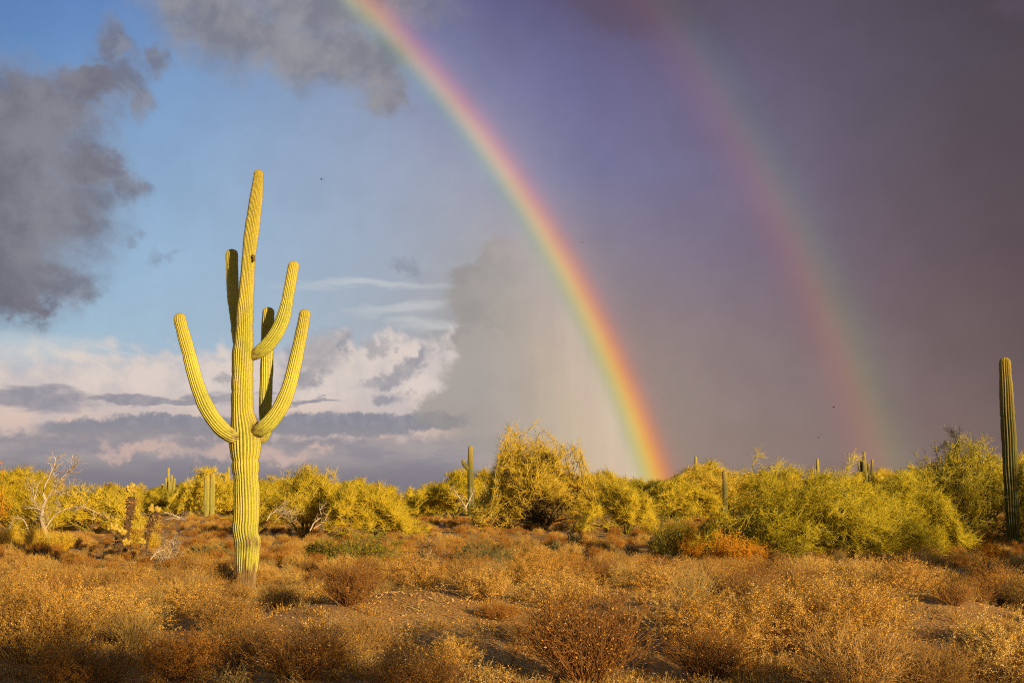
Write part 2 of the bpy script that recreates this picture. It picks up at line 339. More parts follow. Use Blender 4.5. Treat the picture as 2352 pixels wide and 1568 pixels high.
def cactus_mat(name, ca, cb_, cc, ar):
    m = new_mat(name); t = m.node_tree; N, Lk = t.nodes.new, t.links.new
    def att(n):
        a = N('ShaderNodeAttribute'); a.attribute_name = n; return a.outputs['Fac']
    def mix(f, a, b, mode='MIX'):
        n = N('ShaderNodeMix'); n.data_type = 'RGBA'; n.blend_type = mode
        for i, v in ((0, f), (6, a), (7, b)):
            if isinstance(v, (int, float)): n.inputs[i].default_value = v
            elif isinstance(v, tuple): n.inputs[i].default_value = v + (1,)
            else: Lk(v, n.inputs[i])
        return n.outputs[2]
    def noi(scale, det, lo, hi, stretch=None):
        no = N('ShaderNodeTexNoise'); no.inputs['Scale'].default_value = scale; no.inputs['Detail'].default_value = det
        tc_ = N('ShaderNodeTexCoord')
        mp = N('ShaderNodeMapping'); mp.inputs[3].default_value = stretch or (1, 1, 1); Lk(tc_.outputs['Object'], mp.inputs[0]); Lk(mp.outputs[0], no.inputs[0])
        mr = N('ShaderNodeMapRange'); mr.inputs[1].default_value = lo; mr.inputs[2].default_value = hi; mr.clamp = True; Lk(no.outputs[0], mr.inputs[0]); return mr.outputs[0]
    oi = N('ShaderNodeObjectInfo')
    base = mix(noi(1.4, 5, .35, .65), ca, cb_)
    base = mix(noi(30, 3, .45, .75), base, cc)
    base = mix(att('young'), base, (.52, .40, .06))
    # crests carry the brown areoles, grooves stay plain green
    n_ = N('ShaderNodeMath'); n_.operation = 'MULTIPLY'; n_.inputs[1].default_value = ar; Lk(att('areole'), n_.inputs[0])
    base = mix(n_.outputs[0], base, (.16, .085, .03))
    sp = mix(noi(48, 2, .69, .73), base, (.13, .07, .03))
    bk = mix(noi(16, 5, .35, .65, (1, 1, .35)), (.30, .20, .11), (.11, .06, .035))
    base = mix(att('bark'), sp, bk)
    pb = N('ShaderNodeBsdfPrincipled'); pb.inputs['Roughness'].default_value = .5; pb.inputs['Specular IOR Level'].default_value = .3; Lk(base, pb.inputs['Base Color'])
    bp = N('ShaderNodeBump'); bp.inputs['Strength'].default_value = .35; bp.inputs['Distance'].default_value = .01; Lk(noi(60, 4, 0, 1), bp.inputs['Height']); Lk(bp.outputs[0], pb.inputs['Normal'])
    o = N('ShaderNodeOutputMaterial'); Lk(pb.outputs[0], o.inputs[0]); return m
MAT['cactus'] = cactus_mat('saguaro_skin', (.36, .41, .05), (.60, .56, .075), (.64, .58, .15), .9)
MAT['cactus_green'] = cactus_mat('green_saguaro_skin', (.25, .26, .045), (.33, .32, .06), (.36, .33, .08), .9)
MAT['cactus_dark'] = cactus_mat('dark_saguaro_skin', (.085, .10, .018), (.14, .15, .028), (.17, .16, .04), .95)  # dark green skin; on the right-edge saguaro its darkness stands in for shade
MAT['spine'] = plant_mat('spine', [(0, (.09, .045, .02)), (.6, (.24, .14, .05)), (1, (.62, .45, .18))])

def ground_mat():
    m = new_mat('desert_ground'); t = m.node_tree; N, Lk = t.nodes.new, t.links.new
    tc_ = N('ShaderNodeTexCoord')
    def noi(scale, det, rough=.6):
        n = N('ShaderNodeTexNoise'); n.inputs['Scale'].default_value = scale; n.inputs['Detail'].default_value = det; n.inputs['Roughness'].default_value = rough; Lk(tc_.outputs['Object'], n.inputs[0]); return n.outputs[0]
    def rp(x, st):
        cr = N('ShaderNodeValToRGB'); Lk(x, cr.inputs[0])
        while len(cr.color_ramp.elements) < len(st): cr.color_ramp.elements.new(.5)
        for e, (p, c) in zip(cr.color_ramp.elements, st): e.position = p; e.color = c + (1,)
        return cr.outputs[0]
    a = rp(noi(.5, 6), [(.35, (.60, .35, .12)), (.55, (.74, .47, .18)), (.7, (.64, .39, .14))])
    b = rp(noi(28, 6, .7), [(.35, (.42, .38, .34)), (.5, (.9, .85, .8)), (.62, (1.0, 1.0, 1.0)), (.75, (1.5, 1.45, 1.35))])
    mu = N('ShaderNodeMix'); mu.data_type = 'RGBA'; mu.blend_type = 'MULTIPLY'; mu.inputs[0].default_value = 1; Lk(a, mu.inputs[6]); Lk(b, mu.inputs[7])
    pb = N('ShaderNodeBsdfPrincipled'); pb.inputs['Roughness'].default_value = .95; pb.inputs['Specular IOR Level'].default_value = .1; Lk(mu.outputs[2], pb.inputs['Base Color'])
    bp = N('ShaderNodeBump'); bp.inputs['Strength'].default_value = 1.0; bp.inputs['Distance'].default_value = .06; Lk(noi(18, 8, .7), bp.inputs['Height']); Lk(bp.outputs[0], pb.inputs['Normal'])
    o = N('ShaderNodeOutputMaterial'); Lk(pb.outputs[0], o.inputs[0]); return m

# ------------------------------------------------------------------ object helpers
def link(o, parent=None):
    COL.objects.link(o)
    if parent is not None: o.parent = parent
    return o
def thing(name, label, cat, loc=(0, 0, 0), rz=0.0, group=None, scale=1.0):
    o = bpy.data.objects.new(name, None); o.empty_display_size = .2; COL.objects.link(o)
    o.location = loc; o.rotation_euler = (0, 0, rz); o.scale = (scale,) * 3
    o['label'] = label; o['category'] = cat
    if group: o['group'] = group
    return o
def part(name, me, parent, kind=None, label=None):
    o = bpy.data.objects.new(name, me); link(o, parent)
    if kind: o['kind'] = kind
    if label: o['label'] = label
    return o

# ------------------------------------------------------------------ ground
def hgt(x, y):
    x = np.asarray(x, float); y = np.asarray(y, float); r = np.hypot(x, y)
    h = .07 * np.sin(x * .41 + 1.3) * np.sin(y * .33 + .4) + .05 * np.sin(x * .9 + y * .55 + 2) + .035 * np.sin(x * 1.7 - y * 1.3) + .10 * np.sin(x * .12 + 2) * np.sin(y * .09 + 1)
    h = h + np.clip((y - 40) / 300, 0, 1) * (.5 * np.sin(x * .03 + y * .011))
    for cx_, cy_, wx, am in ((-.8, 12.5, 2.1, .48), (4.9, 13.2, 1.5, .42), (1.9, 12.6, .9, .2)):
        t = np.clip((y - cy_) / 3.2, 0, 1); h = h + am * t * t * (3 - 2 * t) * np.exp(-((x - cx_) / wx) ** 2) * np.clip(1 - (y - cy_ - 3.4) / 8, 0, 1)
    return h * np.clip(r / 8, 0, 1) * np.clip(1.6 - r / 900, 0, 1)
def gz(x, y): return float(hgt(x, y))
def graded(a, b, s0, g):
    v = [0.0]; s = s0
    while v[-1] < b: v.append(v[-1] + s); s = max(s, v[-1] * g)
    return np.array(v)
gx = graded(0, 4200, .30, .045); xs = np.concatenate([-gx[:0:-1], gx])
gy = graded(0, 4200, .30, .05); ys = np.concatenate([-graded(0, 4200, .8, .06)[:0:-1], gy])
GX, GY = np.meshgrid(xs, ys, indexing='ij')
small = .012 * np.sin(GX * 7.1 + 3 * np.sin(GY * 2.3)) * np.sin(GY * 5.7 + 2 * np.sin(GX * 1.9)) * (np.hypot(GX, GY) < 45)
GV = np.stack([GX, GY, hgt(GX, GY) + small], -1)
nx, ny = GX.shape; I, J = np.meshgrid(np.arange(nx - 1), np.arange(ny - 1), indexing='ij'); b0 = I * ny + J
gm = mesh_np('ground', GV, np.stack([b0, b0 + ny, b0 + ny + 1, b0 + 1], -1), mats=[ground_mat()])
ground = bpy.data.objects.new('ground', gm); COL.objects.link(ground); ground['kind'] = 'structure'

# ------------------------------------------------------------------ saguaros
def catmull(P, n):
    P = np.asarray(P, float); E = np.concatenate([2 * P[:1] - P[1:2], P, 2 * P[-1:] - P[-2:-1]])
    t = np.linspace(0, len(P) - 1, n); t = np.minimum(t, len(P) - 1 - 1e-6); i = t.astype(int); f = (t - i)[:, None]
    a, b, c_, d = E[i], E[i + 1], E[i + 2], E[i + 3]
    return .5 * (2 * b + (c_ - a) * f + (2 * a - 5 * b + 4 * c_ - d) * f ** 2 + (3 * b - a - 3 * c_ + d) * f ** 3)
def cactus_limb(ctrl, ribs, seg=8, step=.03, depth=.15, spines=True, rng=RNG, bark=None, young=.6, spine_len=.028, butt=True, collar=False, spine_step=.028, phase=0.0, skin='cactus'):
    """ctrl: list of (x, y, z, r) from base to tip. Returns (body mesh, spine mesh)."""
    ctrl = np.asarray(ctrl, float)
    L0 = np.linalg.norm(np.diff(ctrl[:, :3], axis=0), axis=1).sum(); n = max(12, int(L0 / step))
    C = catmull(ctrl, n * 3); d = np.concatenate([[0], np.cumsum(np.linalg.norm(np.diff(C[:, :3], axis=0), axis=1))])
    s = np.linspace(0, d[-1], n); C = np.stack([np.interp(s, d, C[:, i]) for i in range(4)], 1)
    rt = C[-1, 3]; Ls = s[-1]
    # rounded tip
    nt = 7; th = np.linspace(0, np.pi / 2, nt + 1)[1:]
    T = unit(np.gradient(C[:, :3], axis=0)); tipd = T[-1]
    tipP = C[-1, :3] + tipd * (np.sin(th) * rt * .95)[:, None]; tipR = rt * np.cos(th) ** .75; tipR[-1] = .002
    P = np.concatenate([C[:, :3], tipP]); R = np.concatenate([C[:, 3], tipR]); ss = np.concatenate([s, Ls + np.sin(th) * rt])
    # growth pinches and slow swelling
    q = sum(np.sin(ss * f_ + rng.random() * 6.28) for f_ in (3.1, 5.3, 8.9, 14.0)) * .012
    for _ in range(int(Ls / .40)):
        c0 = rng.random() * Ls; q -= (.02 + .04 * rng.random()) * np.exp(-((ss - c0) / .035) ** 2)
    R = R * (1 + q)
    T = unit(np.gradient(P, axis=0)); U = np.zeros_like(T); u = np.array([0, -1., 0.01]); u = unit(u - T[0] * (u @ T[0]))
    for i in range(len(T)): u = unit(u - T[i] * (u @ T[i])); U[i] = u
    Wv = np.cross(T, U); m = ribs * seg; a = np.arange(m) / m * 2 * np.pi
    wig = (.05 * np.sin(ss * 1.3 + 1) + .03 * np.sin(ss * 3.7 + rng.random() * 6))[:, None] + phase
    prof = np.abs(np.sin(a * ribs / 2))[None, :]
    dep = depth * np.clip((ss[-1] - ss) / (rt * .8), .05, 1)[:, None]
    irr = 1 + .018 * np.sin(a[None, :] * 5 + ss[:, None] * .8) + .012 * np.sin(a[None, :] * 3 - ss[:, None] * 1.7 + 2)
    RR = R[:, None] * (1 + .25 * dep) * (1 - dep * (1 - prof) ** 1.0) * irr
    aa = a[None, :] + wig
    V = P[:, None] + RR[..., None] * (np.cos(aa)[..., None] * U[:, None] + np.sin(aa)[..., None] * Wv[:, None])
    k = len(P); I, J = np.meshgrid(np.arange(k - 1), np.arange(m), indexing='ij'); J2 = (J + 1) % m
    Q = np.stack([I * m + J, I * m + J2, (I + 1) * m + J2, (I + 1) * m + J], -1)
    S2 = np.broadcast_to(ss[:, None], (k, m))
    bk = np.zeros((k, m)) if bark is None else bark(V, S2, a[None, :])
    if collar: bk = np.maximum(bk, np.clip(1.2 - S2 / .28 + .5 * np.sin(a[None, :] * 5) * np.sin(S2 * 30), 0, 1) * .85)
    crest = np.clip((prof - .90) / .08, 0, 1)
    are = crest * (.84 + .16 * np.sin(S2 * 2 * np.pi / .11 + 9 * np.sin(a[None, :] * ribs / 2 * .37 + S2 * 3.1)))
    yg = np.clip((S2 - ss[-1] * (1 - .35)) / (ss[-1] * .35), 0, 1) * young
    body = mesh_np('saguaro_limb', V, Q, mats=[MAT[skin]], attrs={'bark': bk, 'areole': are, 'young': yg})
    sm = None
    if spines:
        g = Geo(); ns = int(ss[-1] / spine_step); si = np.linspace(.02, ss[-1] - .004, ns)
        ca = (np.arange(ribs) + .5) / ribs * 2 * np.pi
        SI, CA = np.meshgrid(si, ca, indexing='ij'); SI = (SI + (rng.random(SI.shape) - .5) * spine_step * .6).clip(0, ss[-1]); SI = SI.ravel(); CA = CA.ravel()
        ip = lambda A: np.stack([np.interp(SI, ss, A[:, i]) for i in range(A.shape[1])], 1)
        Pp, Tt, Uu, Ww = ip(P), unit(ip(T)), ip(U), ip(Wv); Rr = np.interp(SI, ss, R * (1 + .25 * dep[:, 0]))
        ca2 = (CA + np.interp(SI, ss, wig[:, 0]))[:, None]
        nrm = np.cos(ca2) * Uu + np.sin(ca2) * Ww; tg = np.cross(Tt, nrm)
        irr_ = 1 + .018 * np.sin(CA * 5 + SI * .8) + .012 * np.sin(CA * 3 - SI * 1.7 + 2)
        base = Pp + nrm * (Rr * irr_)[:, None] - nrm * .004
        tipk = np.clip((SI - (ss[-1] - rt * 1.3)) / rt, 0, 1)[:, None]
        for dd in range(3):
            dirv = unit(nrm * (.9 if dd == 0 else .6) + tg * (rng.normal(size=(len(SI), 1)) * .7) + Tt * (rng.normal(size=(len(SI), 1)) * .6 + .2))
            ln = spine_len * (.6 + .8 * rng.random((len(SI), 1))); w = .0017
            pe = unit(np.cross(dirv, nrm + .01)); Vs = np.stack([base + pe * w, base - pe * w, base + dirv * ln], 1)
            i3 = np.arange(len(SI))[:, None] * 3
            g.add(Vs, T=i3 + np.array([0, 1, 2]), var=np.repeat(np.clip(.35 + .3 * rng.random(len(SI)) + .3 * tipk[:, 0], 0, 1), 3))
        sm = g.mesh('saguaro_spines', MAT['spine'], smooth=False)
    return body, sm
def limb_part(root, name, ctrl, ribs, **kw):
    b, s_ = cactus_limb(ctrl, ribs, **kw); o = part(name, b, root)
    if s_ is not None: part('spines', s_, o, 'stuff')
    return o
def strip(px_list, D, off=0.0, loc=(0, 0, 0)):
    """[(px, py, half width px, extra depth m)] -> control points in the thing's own frame"""
    out_ = []
    for p in px_list:
        px, py, r = p[:3]; dy = p[3] if len(p) > 3 else off
        w = pt(px, py, D + dy); out_.append((*(w - np.array(loc)), r / F * (D + dy) * 1.01))
    return out_

D0 = 24.7
base0 = pt(566, 1345, D0); loc0 = (base0[0], D0, gz(base0[0], D0) - .05)
hero = thing('giant_saguaro', 'tallest saguaro cactus, sunlit yellow green with five upturned arms, left of centre', 'cactus', loc0)
tw = [(400,593.8,10.2),(424,591.6,12.0),(448,589,13.3),(472,586,14.4),(496,582.7,14.4),(511,580.8,16.3),(544,576.3,15.9),(580,572,15.0),(616,569.2,14.8),(664,566.2,16.6),
      (712,562.8,18.0),(751,561,19.1),(790,559.3,21.6),(816,557.8,23.6),(888,556.3,23.5),(936,556.5,24.3),(960,558.6,26.3),(984,562,30.5),(1020,564,34),(1059,564,30.3),(1103,566.2,28.4),(1146,567.5,27.5),
      (1189,566,27.5),(1211,563.5,28.0),(1232,565.7,26.8),(1245,569,28.6),(1264,568,27.5),(1297,566.5,24.9),(1318,566,22.3),(1336,565.5,21),(1352,565,22.5)]
tr_px = [(x, y, r, 0.0) for y, x, r in reversed(tw)]
def hero_bark(V, S2, a):
    z = V[..., 2]; n1_ = np.sin(a * 7 + z * 3) * .5 + np.sin(a * 11 - z * 9 + 1) * .35
    b = np.clip((.58 - z + .22 * n1_) / .12, 0, 1) * .95
    zr = pt(566, 1247, D0)[2] - loc0[2]
    right = np.clip(np.cos(a - 1.0) + .35, 0, 1)                 # waist scar on the right face
    b = np.maximum(b, np.exp(-((z - zr - .05 * np.sin(a * 3)) / .10) ** 2) * right * (.7 + .3 * np.sin(a * 9)))
    z2 = pt(595, 985, D0)[2] - loc0[2]
    b = np.maximum(b, np.exp(-((z - z2) / .18) ** 2) * np.clip(np.cos(a - 1.35) * 3 - 1.9, 0, 1) * .7)
    return b
limb_part(hero, 'stem', strip(tr_px, D0, 0, loc0), 28, seg=7, step=.028, depth=.17, bark=hero_bark, young=.5, spine_step=.03)
R2 = lambda x, y, r, d=0.0: ((400 + x / 3.92) * .9408, (740 + y / 3.92) * .9408, r * .24, d)
R1 = lambda x, y, r, d=0.0: ((500 + x / 3.92) * .9408, (400 + y / 3.92) * .9408, r * .24, d)
arms = [
 [R2(735,1285,50,-.05), R2(690,1280,64,-.17), R2(635,1262,69,-.20), R2(560,1205,71,-.20), R2(482,1115,70,-.2), R2(410,1000,68,-.2), R2(352,870,66,-.2), R2(295,700,63,-.2), R2(245,500,61,-.2), R2(190,300,58,-.2), R2(158,180,57,-.2), R2(153,148,54,-.2)],
 [R2(800,515,40,0), R2(872,492,48,-.02), R2(922,458,60,-.05), R2(990,402,65,-.08), R2(1060,312,66,-.1), R2(1120,200,64,-.1), R2(1165,60,60,-.1), R1(800,1250,54,-.1), R1(828,1100,51,-.1), R1(850,978,50,-.1)],
 [R2(850,1190,40,-.08), R2(900,1215,58,-.16), R2(950,1188,69,-.2), R2(1010,1142,71,-.22), R2(1080,1055,70,-.22), R2(1150,930,69,-.22), R2(1205,780,65,-.22), R2(1250,600,61,-.22), R2(1290,420,58,-.22), R2(1325,250,56,-.22), R2(1350,110,54,-.22)],
 [R2(770,560,40,.10), R2(745,500,46,.35), R2(715,380,50,.52), R2(695,240,52,.60), R1(310,1560,52,.62), R1(285,1400,52,.62), R1(267,1200,54,.62), R1(261,1000,55,.62), R1(258,868,54,.62)],
 [R2(860,1300,34,.08), R2(935,1300,42,.22), R2(972,1240,50,.42), R2(978,1150,54,.50), R2(972,1000,57,.52), R2(978,850,58,.52), R2(986,600,58,.52), R2(992,300,57,.52), R2(1000,92,55,.52)]]
for i, a_ in enumerate(arms):
    limb_part(hero, 'arm', strip(a_, D0, 0, loc0), 19 if i < 3 else 17, seg=6, step=.028, depth=.17, collar=True, young=.5, spine_step=.03, phase=.2 * i)
# woody knob on the upper stem
kb = Geo(); kc = pt(582, 593, D0 - .14) - np.array(loc0)
for q_ in [(0, 0, .03, .035), (.012, -.01, -.035, .026), (-.012, 0, .055, .022)]:
    th = np.linspace(0, np.pi, 7); ph = np.arange(8) / 8 * 2 * np.pi; TT, PP = np.meshgrid(th, ph, indexing='ij')
    Vk = kc + np.array(q_[:3]) + q_[3] * np.stack([np.sin(TT) * np.cos(PP), np.sin(TT) * np.sin(PP), np.cos(TT) * 1.2], -1)
    I_, J_ = np.meshgrid(np.arange(6), np.arange(8), indexing='ij'); kb.add(Vk, np.stack([I_ * 8 + J_, (I_ + 1) * 8 + J_, (I_ + 1) * 8 + (J_ + 1) % 8, I_ * 8 + (J_ + 1) % 8], -1), var=.5)
part('knob', kb.mesh('knob', MAT['bark']), hero)

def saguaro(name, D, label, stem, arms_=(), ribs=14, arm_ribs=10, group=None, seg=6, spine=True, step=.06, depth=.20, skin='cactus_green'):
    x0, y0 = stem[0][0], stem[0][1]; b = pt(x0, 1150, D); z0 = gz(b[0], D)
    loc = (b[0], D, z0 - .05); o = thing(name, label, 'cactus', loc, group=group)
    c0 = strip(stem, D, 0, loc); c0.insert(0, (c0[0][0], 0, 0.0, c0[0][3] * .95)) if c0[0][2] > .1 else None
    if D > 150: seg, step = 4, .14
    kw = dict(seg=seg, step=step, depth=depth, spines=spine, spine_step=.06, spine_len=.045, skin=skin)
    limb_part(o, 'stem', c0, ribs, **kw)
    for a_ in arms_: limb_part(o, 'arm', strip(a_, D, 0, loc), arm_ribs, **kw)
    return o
saguaro('tall_saguaro', 41, 'tall armless saguaro at the right edge, its left side in deep shade', [(2330,1262,12),(2325.6,1189,13.4),(2322.5,1119,14.6),(2320,1050,15.6),(2316,980,15.2),(2312,910,14.0),(2308.8,850,12.4),(2308.3,832,11.6)], ribs=16, step=.04, depth=.36, skin='cactus_dark')  # shade on this column is partly put into the darkened skin colour
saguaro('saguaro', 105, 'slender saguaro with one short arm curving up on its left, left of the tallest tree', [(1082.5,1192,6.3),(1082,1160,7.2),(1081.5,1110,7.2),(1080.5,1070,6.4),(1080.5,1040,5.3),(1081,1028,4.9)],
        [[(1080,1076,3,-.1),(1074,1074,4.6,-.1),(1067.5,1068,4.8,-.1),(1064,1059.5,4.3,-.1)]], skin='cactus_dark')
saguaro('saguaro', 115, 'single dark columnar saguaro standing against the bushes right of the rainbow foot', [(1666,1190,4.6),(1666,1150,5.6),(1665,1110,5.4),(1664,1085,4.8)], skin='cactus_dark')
saguaro('saguaro', 120, 'shorter left column of a close pair of pale saguaros left of the giant saguaro', [(474,1190,4.8),(474.5,1150,6.2),(475,1110,5.8),(475,1095,5.2)])
saguaro('saguaro', 122, 'taller right column of a close pair of pale saguaros left of the giant saguaro', [(487,1190,4.8),(487.5,1150,6),(488.5,1110,5.8),(488.5,1091,5.2)])
saguaro('saguaro', 210, 'distant saguaro with a cluster of arms on the skyline above the second cholla', [(389,1170,3.6),(388.5,1130,4),(387.5,1100,3.6),(387,1076,3)],
        [[(388,1126,2,0),(382.5,1120,2.6,-.1),(381.5,1108,2.6,-.1),(381.3,1099,2.4,-.1)], [(389,1128,2,0),(394,1122,2.6,.1),(394.5,1105,2.5,.1),(394.5,1092,2.3,.1)], [(389,1132,2,0),(398,1126,2.8,0),(400,1112,2.7,0),(401,1100,2.4,0)], [(388.5,1130,2,-.4),(388.8,1120,3.4,-.5),(389,1107,3,-.5)]])
saguaro('saguaro', 215, 'small thin saguaro column standing just left of the clustered distant saguaro', [(374,1150,2.2),(373.5,1125,2.4),(373,1112,2.1)])
saguaro('saguaro', 240, 'distant thin saguaro with tiny left arms, beside the giant saguaro trunk', [(526,1150,3),(525.5,1110,3.2),(525,1080,2.8),(525,1074,2.5)], [[(525.5,1094,1.5,0),(521,1091,2,0),(520,1085,1.8,0)]])
saguaro('saguaro', 190, 'slim bare saguaro column rising from a round tree right of the rainbow', [(1600,1140,3.4),(1599.5,1090,3.6),(1598.5,1065,3.4),(1598,1050,3)])
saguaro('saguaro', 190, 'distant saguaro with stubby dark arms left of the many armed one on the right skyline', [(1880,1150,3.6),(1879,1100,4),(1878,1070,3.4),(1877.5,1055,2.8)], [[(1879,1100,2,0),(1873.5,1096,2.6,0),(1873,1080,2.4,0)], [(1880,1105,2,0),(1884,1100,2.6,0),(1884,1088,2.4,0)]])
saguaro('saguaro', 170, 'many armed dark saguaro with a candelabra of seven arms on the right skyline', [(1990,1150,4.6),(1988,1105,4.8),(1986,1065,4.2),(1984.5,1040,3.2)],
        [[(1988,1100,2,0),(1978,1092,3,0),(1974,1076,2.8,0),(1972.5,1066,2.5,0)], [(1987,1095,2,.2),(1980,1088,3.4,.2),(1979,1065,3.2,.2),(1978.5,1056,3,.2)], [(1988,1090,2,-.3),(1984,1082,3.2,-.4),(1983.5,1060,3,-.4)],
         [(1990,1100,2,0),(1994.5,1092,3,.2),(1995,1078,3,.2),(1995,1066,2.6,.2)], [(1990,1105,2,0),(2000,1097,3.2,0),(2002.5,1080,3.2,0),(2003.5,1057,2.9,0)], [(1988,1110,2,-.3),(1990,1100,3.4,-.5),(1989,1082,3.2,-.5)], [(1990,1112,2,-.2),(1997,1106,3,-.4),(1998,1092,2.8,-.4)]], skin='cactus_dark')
saguaro('saguaro', 300, 'tiny far saguaro tip peeking over the bushes right of the many armed saguaro', [(2047,1140,2.2),(2046.5,1100,2.3),(2046,1080,2)], step=.12, spine=False)
saguaro('saguaro', 260, 'tiny far saguaro tip showing above the leaning cholla', [(303,1150,1.6),(303,1120,1.8),(303,1108,1.5)], step=.12, spine=False)
saguaro('saguaro', 95, 'saguaro column half hidden inside the right hand tree', [(2274,1160,5),(2274,1110,5.4),(2273,1070,5.2),(2272.5,1050,4.8)])
saguaro('young_saguaro', 60, 'small young saguaro with a pale tip beside the second cholla', [(349,1236,2.6),(349,1200,3.8),(349,1172,3.8),(349,1159,3.4)], ribs=12)

# ------------------------------------------------------------------ trees and shrubs
def make_tree(seed, env, n0=5, m=(5, 5, 6, 8), lean=.55, up=.10, tw_r=.006, tw_len=.30, leaf=.0, leaf_n=0, wob=.22, mat='verde', wood='bark_green',
              low=.12, droop=0.0, tone=.5, r0=.07, name='tree', dens=1.0):
    """env: [(x, top height)] silhouette in metres round the trunk (sorted by x). Returns (trunk mesh, crown mesh)."""
    rng = np.random.default_rng(seed); ex = np.array([e[0] for e in env]); ez = np.array([e[1] for e in env]); H = ez.max(); half = max(abs(ex[0]), abs(ex[-1]))
    az = (np.arange(n0) + rng.random(n0) * .7) / n0 * 2 * np.pi; ln = lean * (.35 + .9 * rng.random(n0))
    D = np.stack([np.sin(ln) * np.cos(az), np.sin(ln) * np.sin(az), np.cos(ln)], 1)
    S_ = np.stack([np.cos(az), np.sin(az), az * 0], 1) * r0 * .8
    P0_ = grow(rng, S_, D, H * (.55 + .2 * rng.random(n0)), 7, wob * .7, up * .3)
    s1, d1, t1 = side(rng, P0_, m[0], low, 1.0, .85); P1 = grow(rng, s1, d1, H * .36 * (.6 + .8 * rng.random(len(s1))) * (1.15 - .4 * t1), 6, wob, up)
    s2, d2, t2 = side(rng, P1, m[1], .2, 1.0, .8); P2 = grow(rng, s2, d2, H * .2 * (.6 + .8 * rng.random(len(s2))), 5, wob, up - droop)
    s3, d3, t3 = side(rng, P2, int(m[2] * dens), .2, 1.0, .75); P3 = grow(rng, s3, d3, H * .115 * (.5 + rng.random(len(s3))), 3, wob, up - droop)
    s4, d4, t4 = side(rng, P3, m[3], .1, 1.0, .95); d4 = unit(d4 + rng.normal(size=d4.shape) * .22); P4 = grow(rng, s4, d4, tw_len * (.5 + rng.random(len(s4))), 2, wob * .5, up * 1.8 - droop)
    allp = P3.reshape(-1, 3); mx_ = np.percentile(np.abs(allp[:, 0]), 97); my_ = np.percentile(np.abs(allp[:, 1]), 97); mz = np.percentile(allp[:, 2], 99)
    x0_, x1_ = ex[0], ex[-1]; cxm, hw = (x0_ + x1_) / 2, (x1_ - x0_) / 2
    j1 = rng.normal(size=len(P1)) * .05; j2 = np.repeat(j1, m[1]) + rng.normal(size=len(P2)) * .09; j3 = np.repeat(j2, int(m[2] * dens)) + rng.normal(size=len(P3)) * .03
    def tr(P, j=None):
        if j is not None: P = P * (1 + j)[:, None, None]
        Q = P.copy(); w_ = np.clip(np.abs(P[..., 2]) / mz, 0, 1) ** .5
        Q[..., 0] = P[..., 0] / mx_ * hw + cxm * w_
        Q[..., 1] = P[..., 1] / my_ * hw * .9
        e = np.interp(Q[..., 0], ex, ez)
        rz_ = P[..., 2] / mz; Q[..., 2] = np.where(rz_ > 1, 1 + .42 * (rz_ - 1), rz_) * e
        Q[..., 2] = np.where(Q[..., 2] < .04, .04 + .02 * np.abs(Q[..., 2]), Q[..., 2]); return Q
    P0_, P1, P2, P3 = tr(P0_), tr(P1, j1), tr(P2, j2), tr(P3, j3)
    b4 = tr(P4[:, :1], np.repeat(j3, m[3])); P4 = b4 + (P4 - P4[:, :1]); P4[..., 2] = np.maximum(P4[..., 2], .03)
    wd = Geo(); tap = lambda a, b, k, n: np.linspace(a, b, k)[None, :] * (.8 + .4 * rng.random((n, 1)))
    tubes(wd, P0_, tap(r0, r0 * .45, 7, len(P0_)), .5 + .2 * rng.random(len(P0_)), 6)
    tubes(wd, P1, tap(r0 * .42, r0 * .18, 6, len(P1)), .4 + .3 * rng.random(len(P1)), 4)
    cr = Geo(); g2 = rng.random(len(P2)); n3 = int(m[2] * dens); g3 = np.clip(np.repeat(g2, n3) * .5 + .5 * rng.random(len(P3)), 0, 1); g4 = np.repeat(g3, m[3])
    tubes(wd, P2, tap(r0 * .2, r0 * .08, 5, len(P2)), .4 + .3 * g2, 3)
    tubes(cr, P3, tap(tw_r * 1.3, tw_r * .8, 3, len(P3)), tone - .25 + .3 * g3)
    spikes(cr, P4, tw_r, np.clip(tone - .3 + .45 * g4 + .25 * rng.random(len(P4)), 0, 1))
    if leaf_n:
        c_, _, _ = side(rng, P4, leaf_n, .1, 1.0); leaves(cr, rng, c_, leaf, np.clip(tone - .3 + .45 * np.repeat(g4, leaf_n) + .3 * rng.random(len(c_)), 0, 1))
    return wd.mesh(name + '_trunk', MAT[wood]), cr.mesh(name + '_crown', MAT[mat])
def tree(name, label, D, cx, outline, seed, group=None, cat='tree', **kw):
    """outline: [(px, py)] top edge of the crown in the photograph, left to right"""
    b = pt(cx, 1150, D); x0 = b[0]; z0 = gz(x0, D)
    env = [(pt(px, py, D)[0] - x0, max(.25, pt(px, py, D)[2] - z0)) for px, py in outline]
    tm, cm = make_tree(seed, env, name=name, **kw)
    o = thing(name, label, cat, (x0, D, z0 - .03), group=group); part('trunk', tm, o); part('crown', cm, o); return o

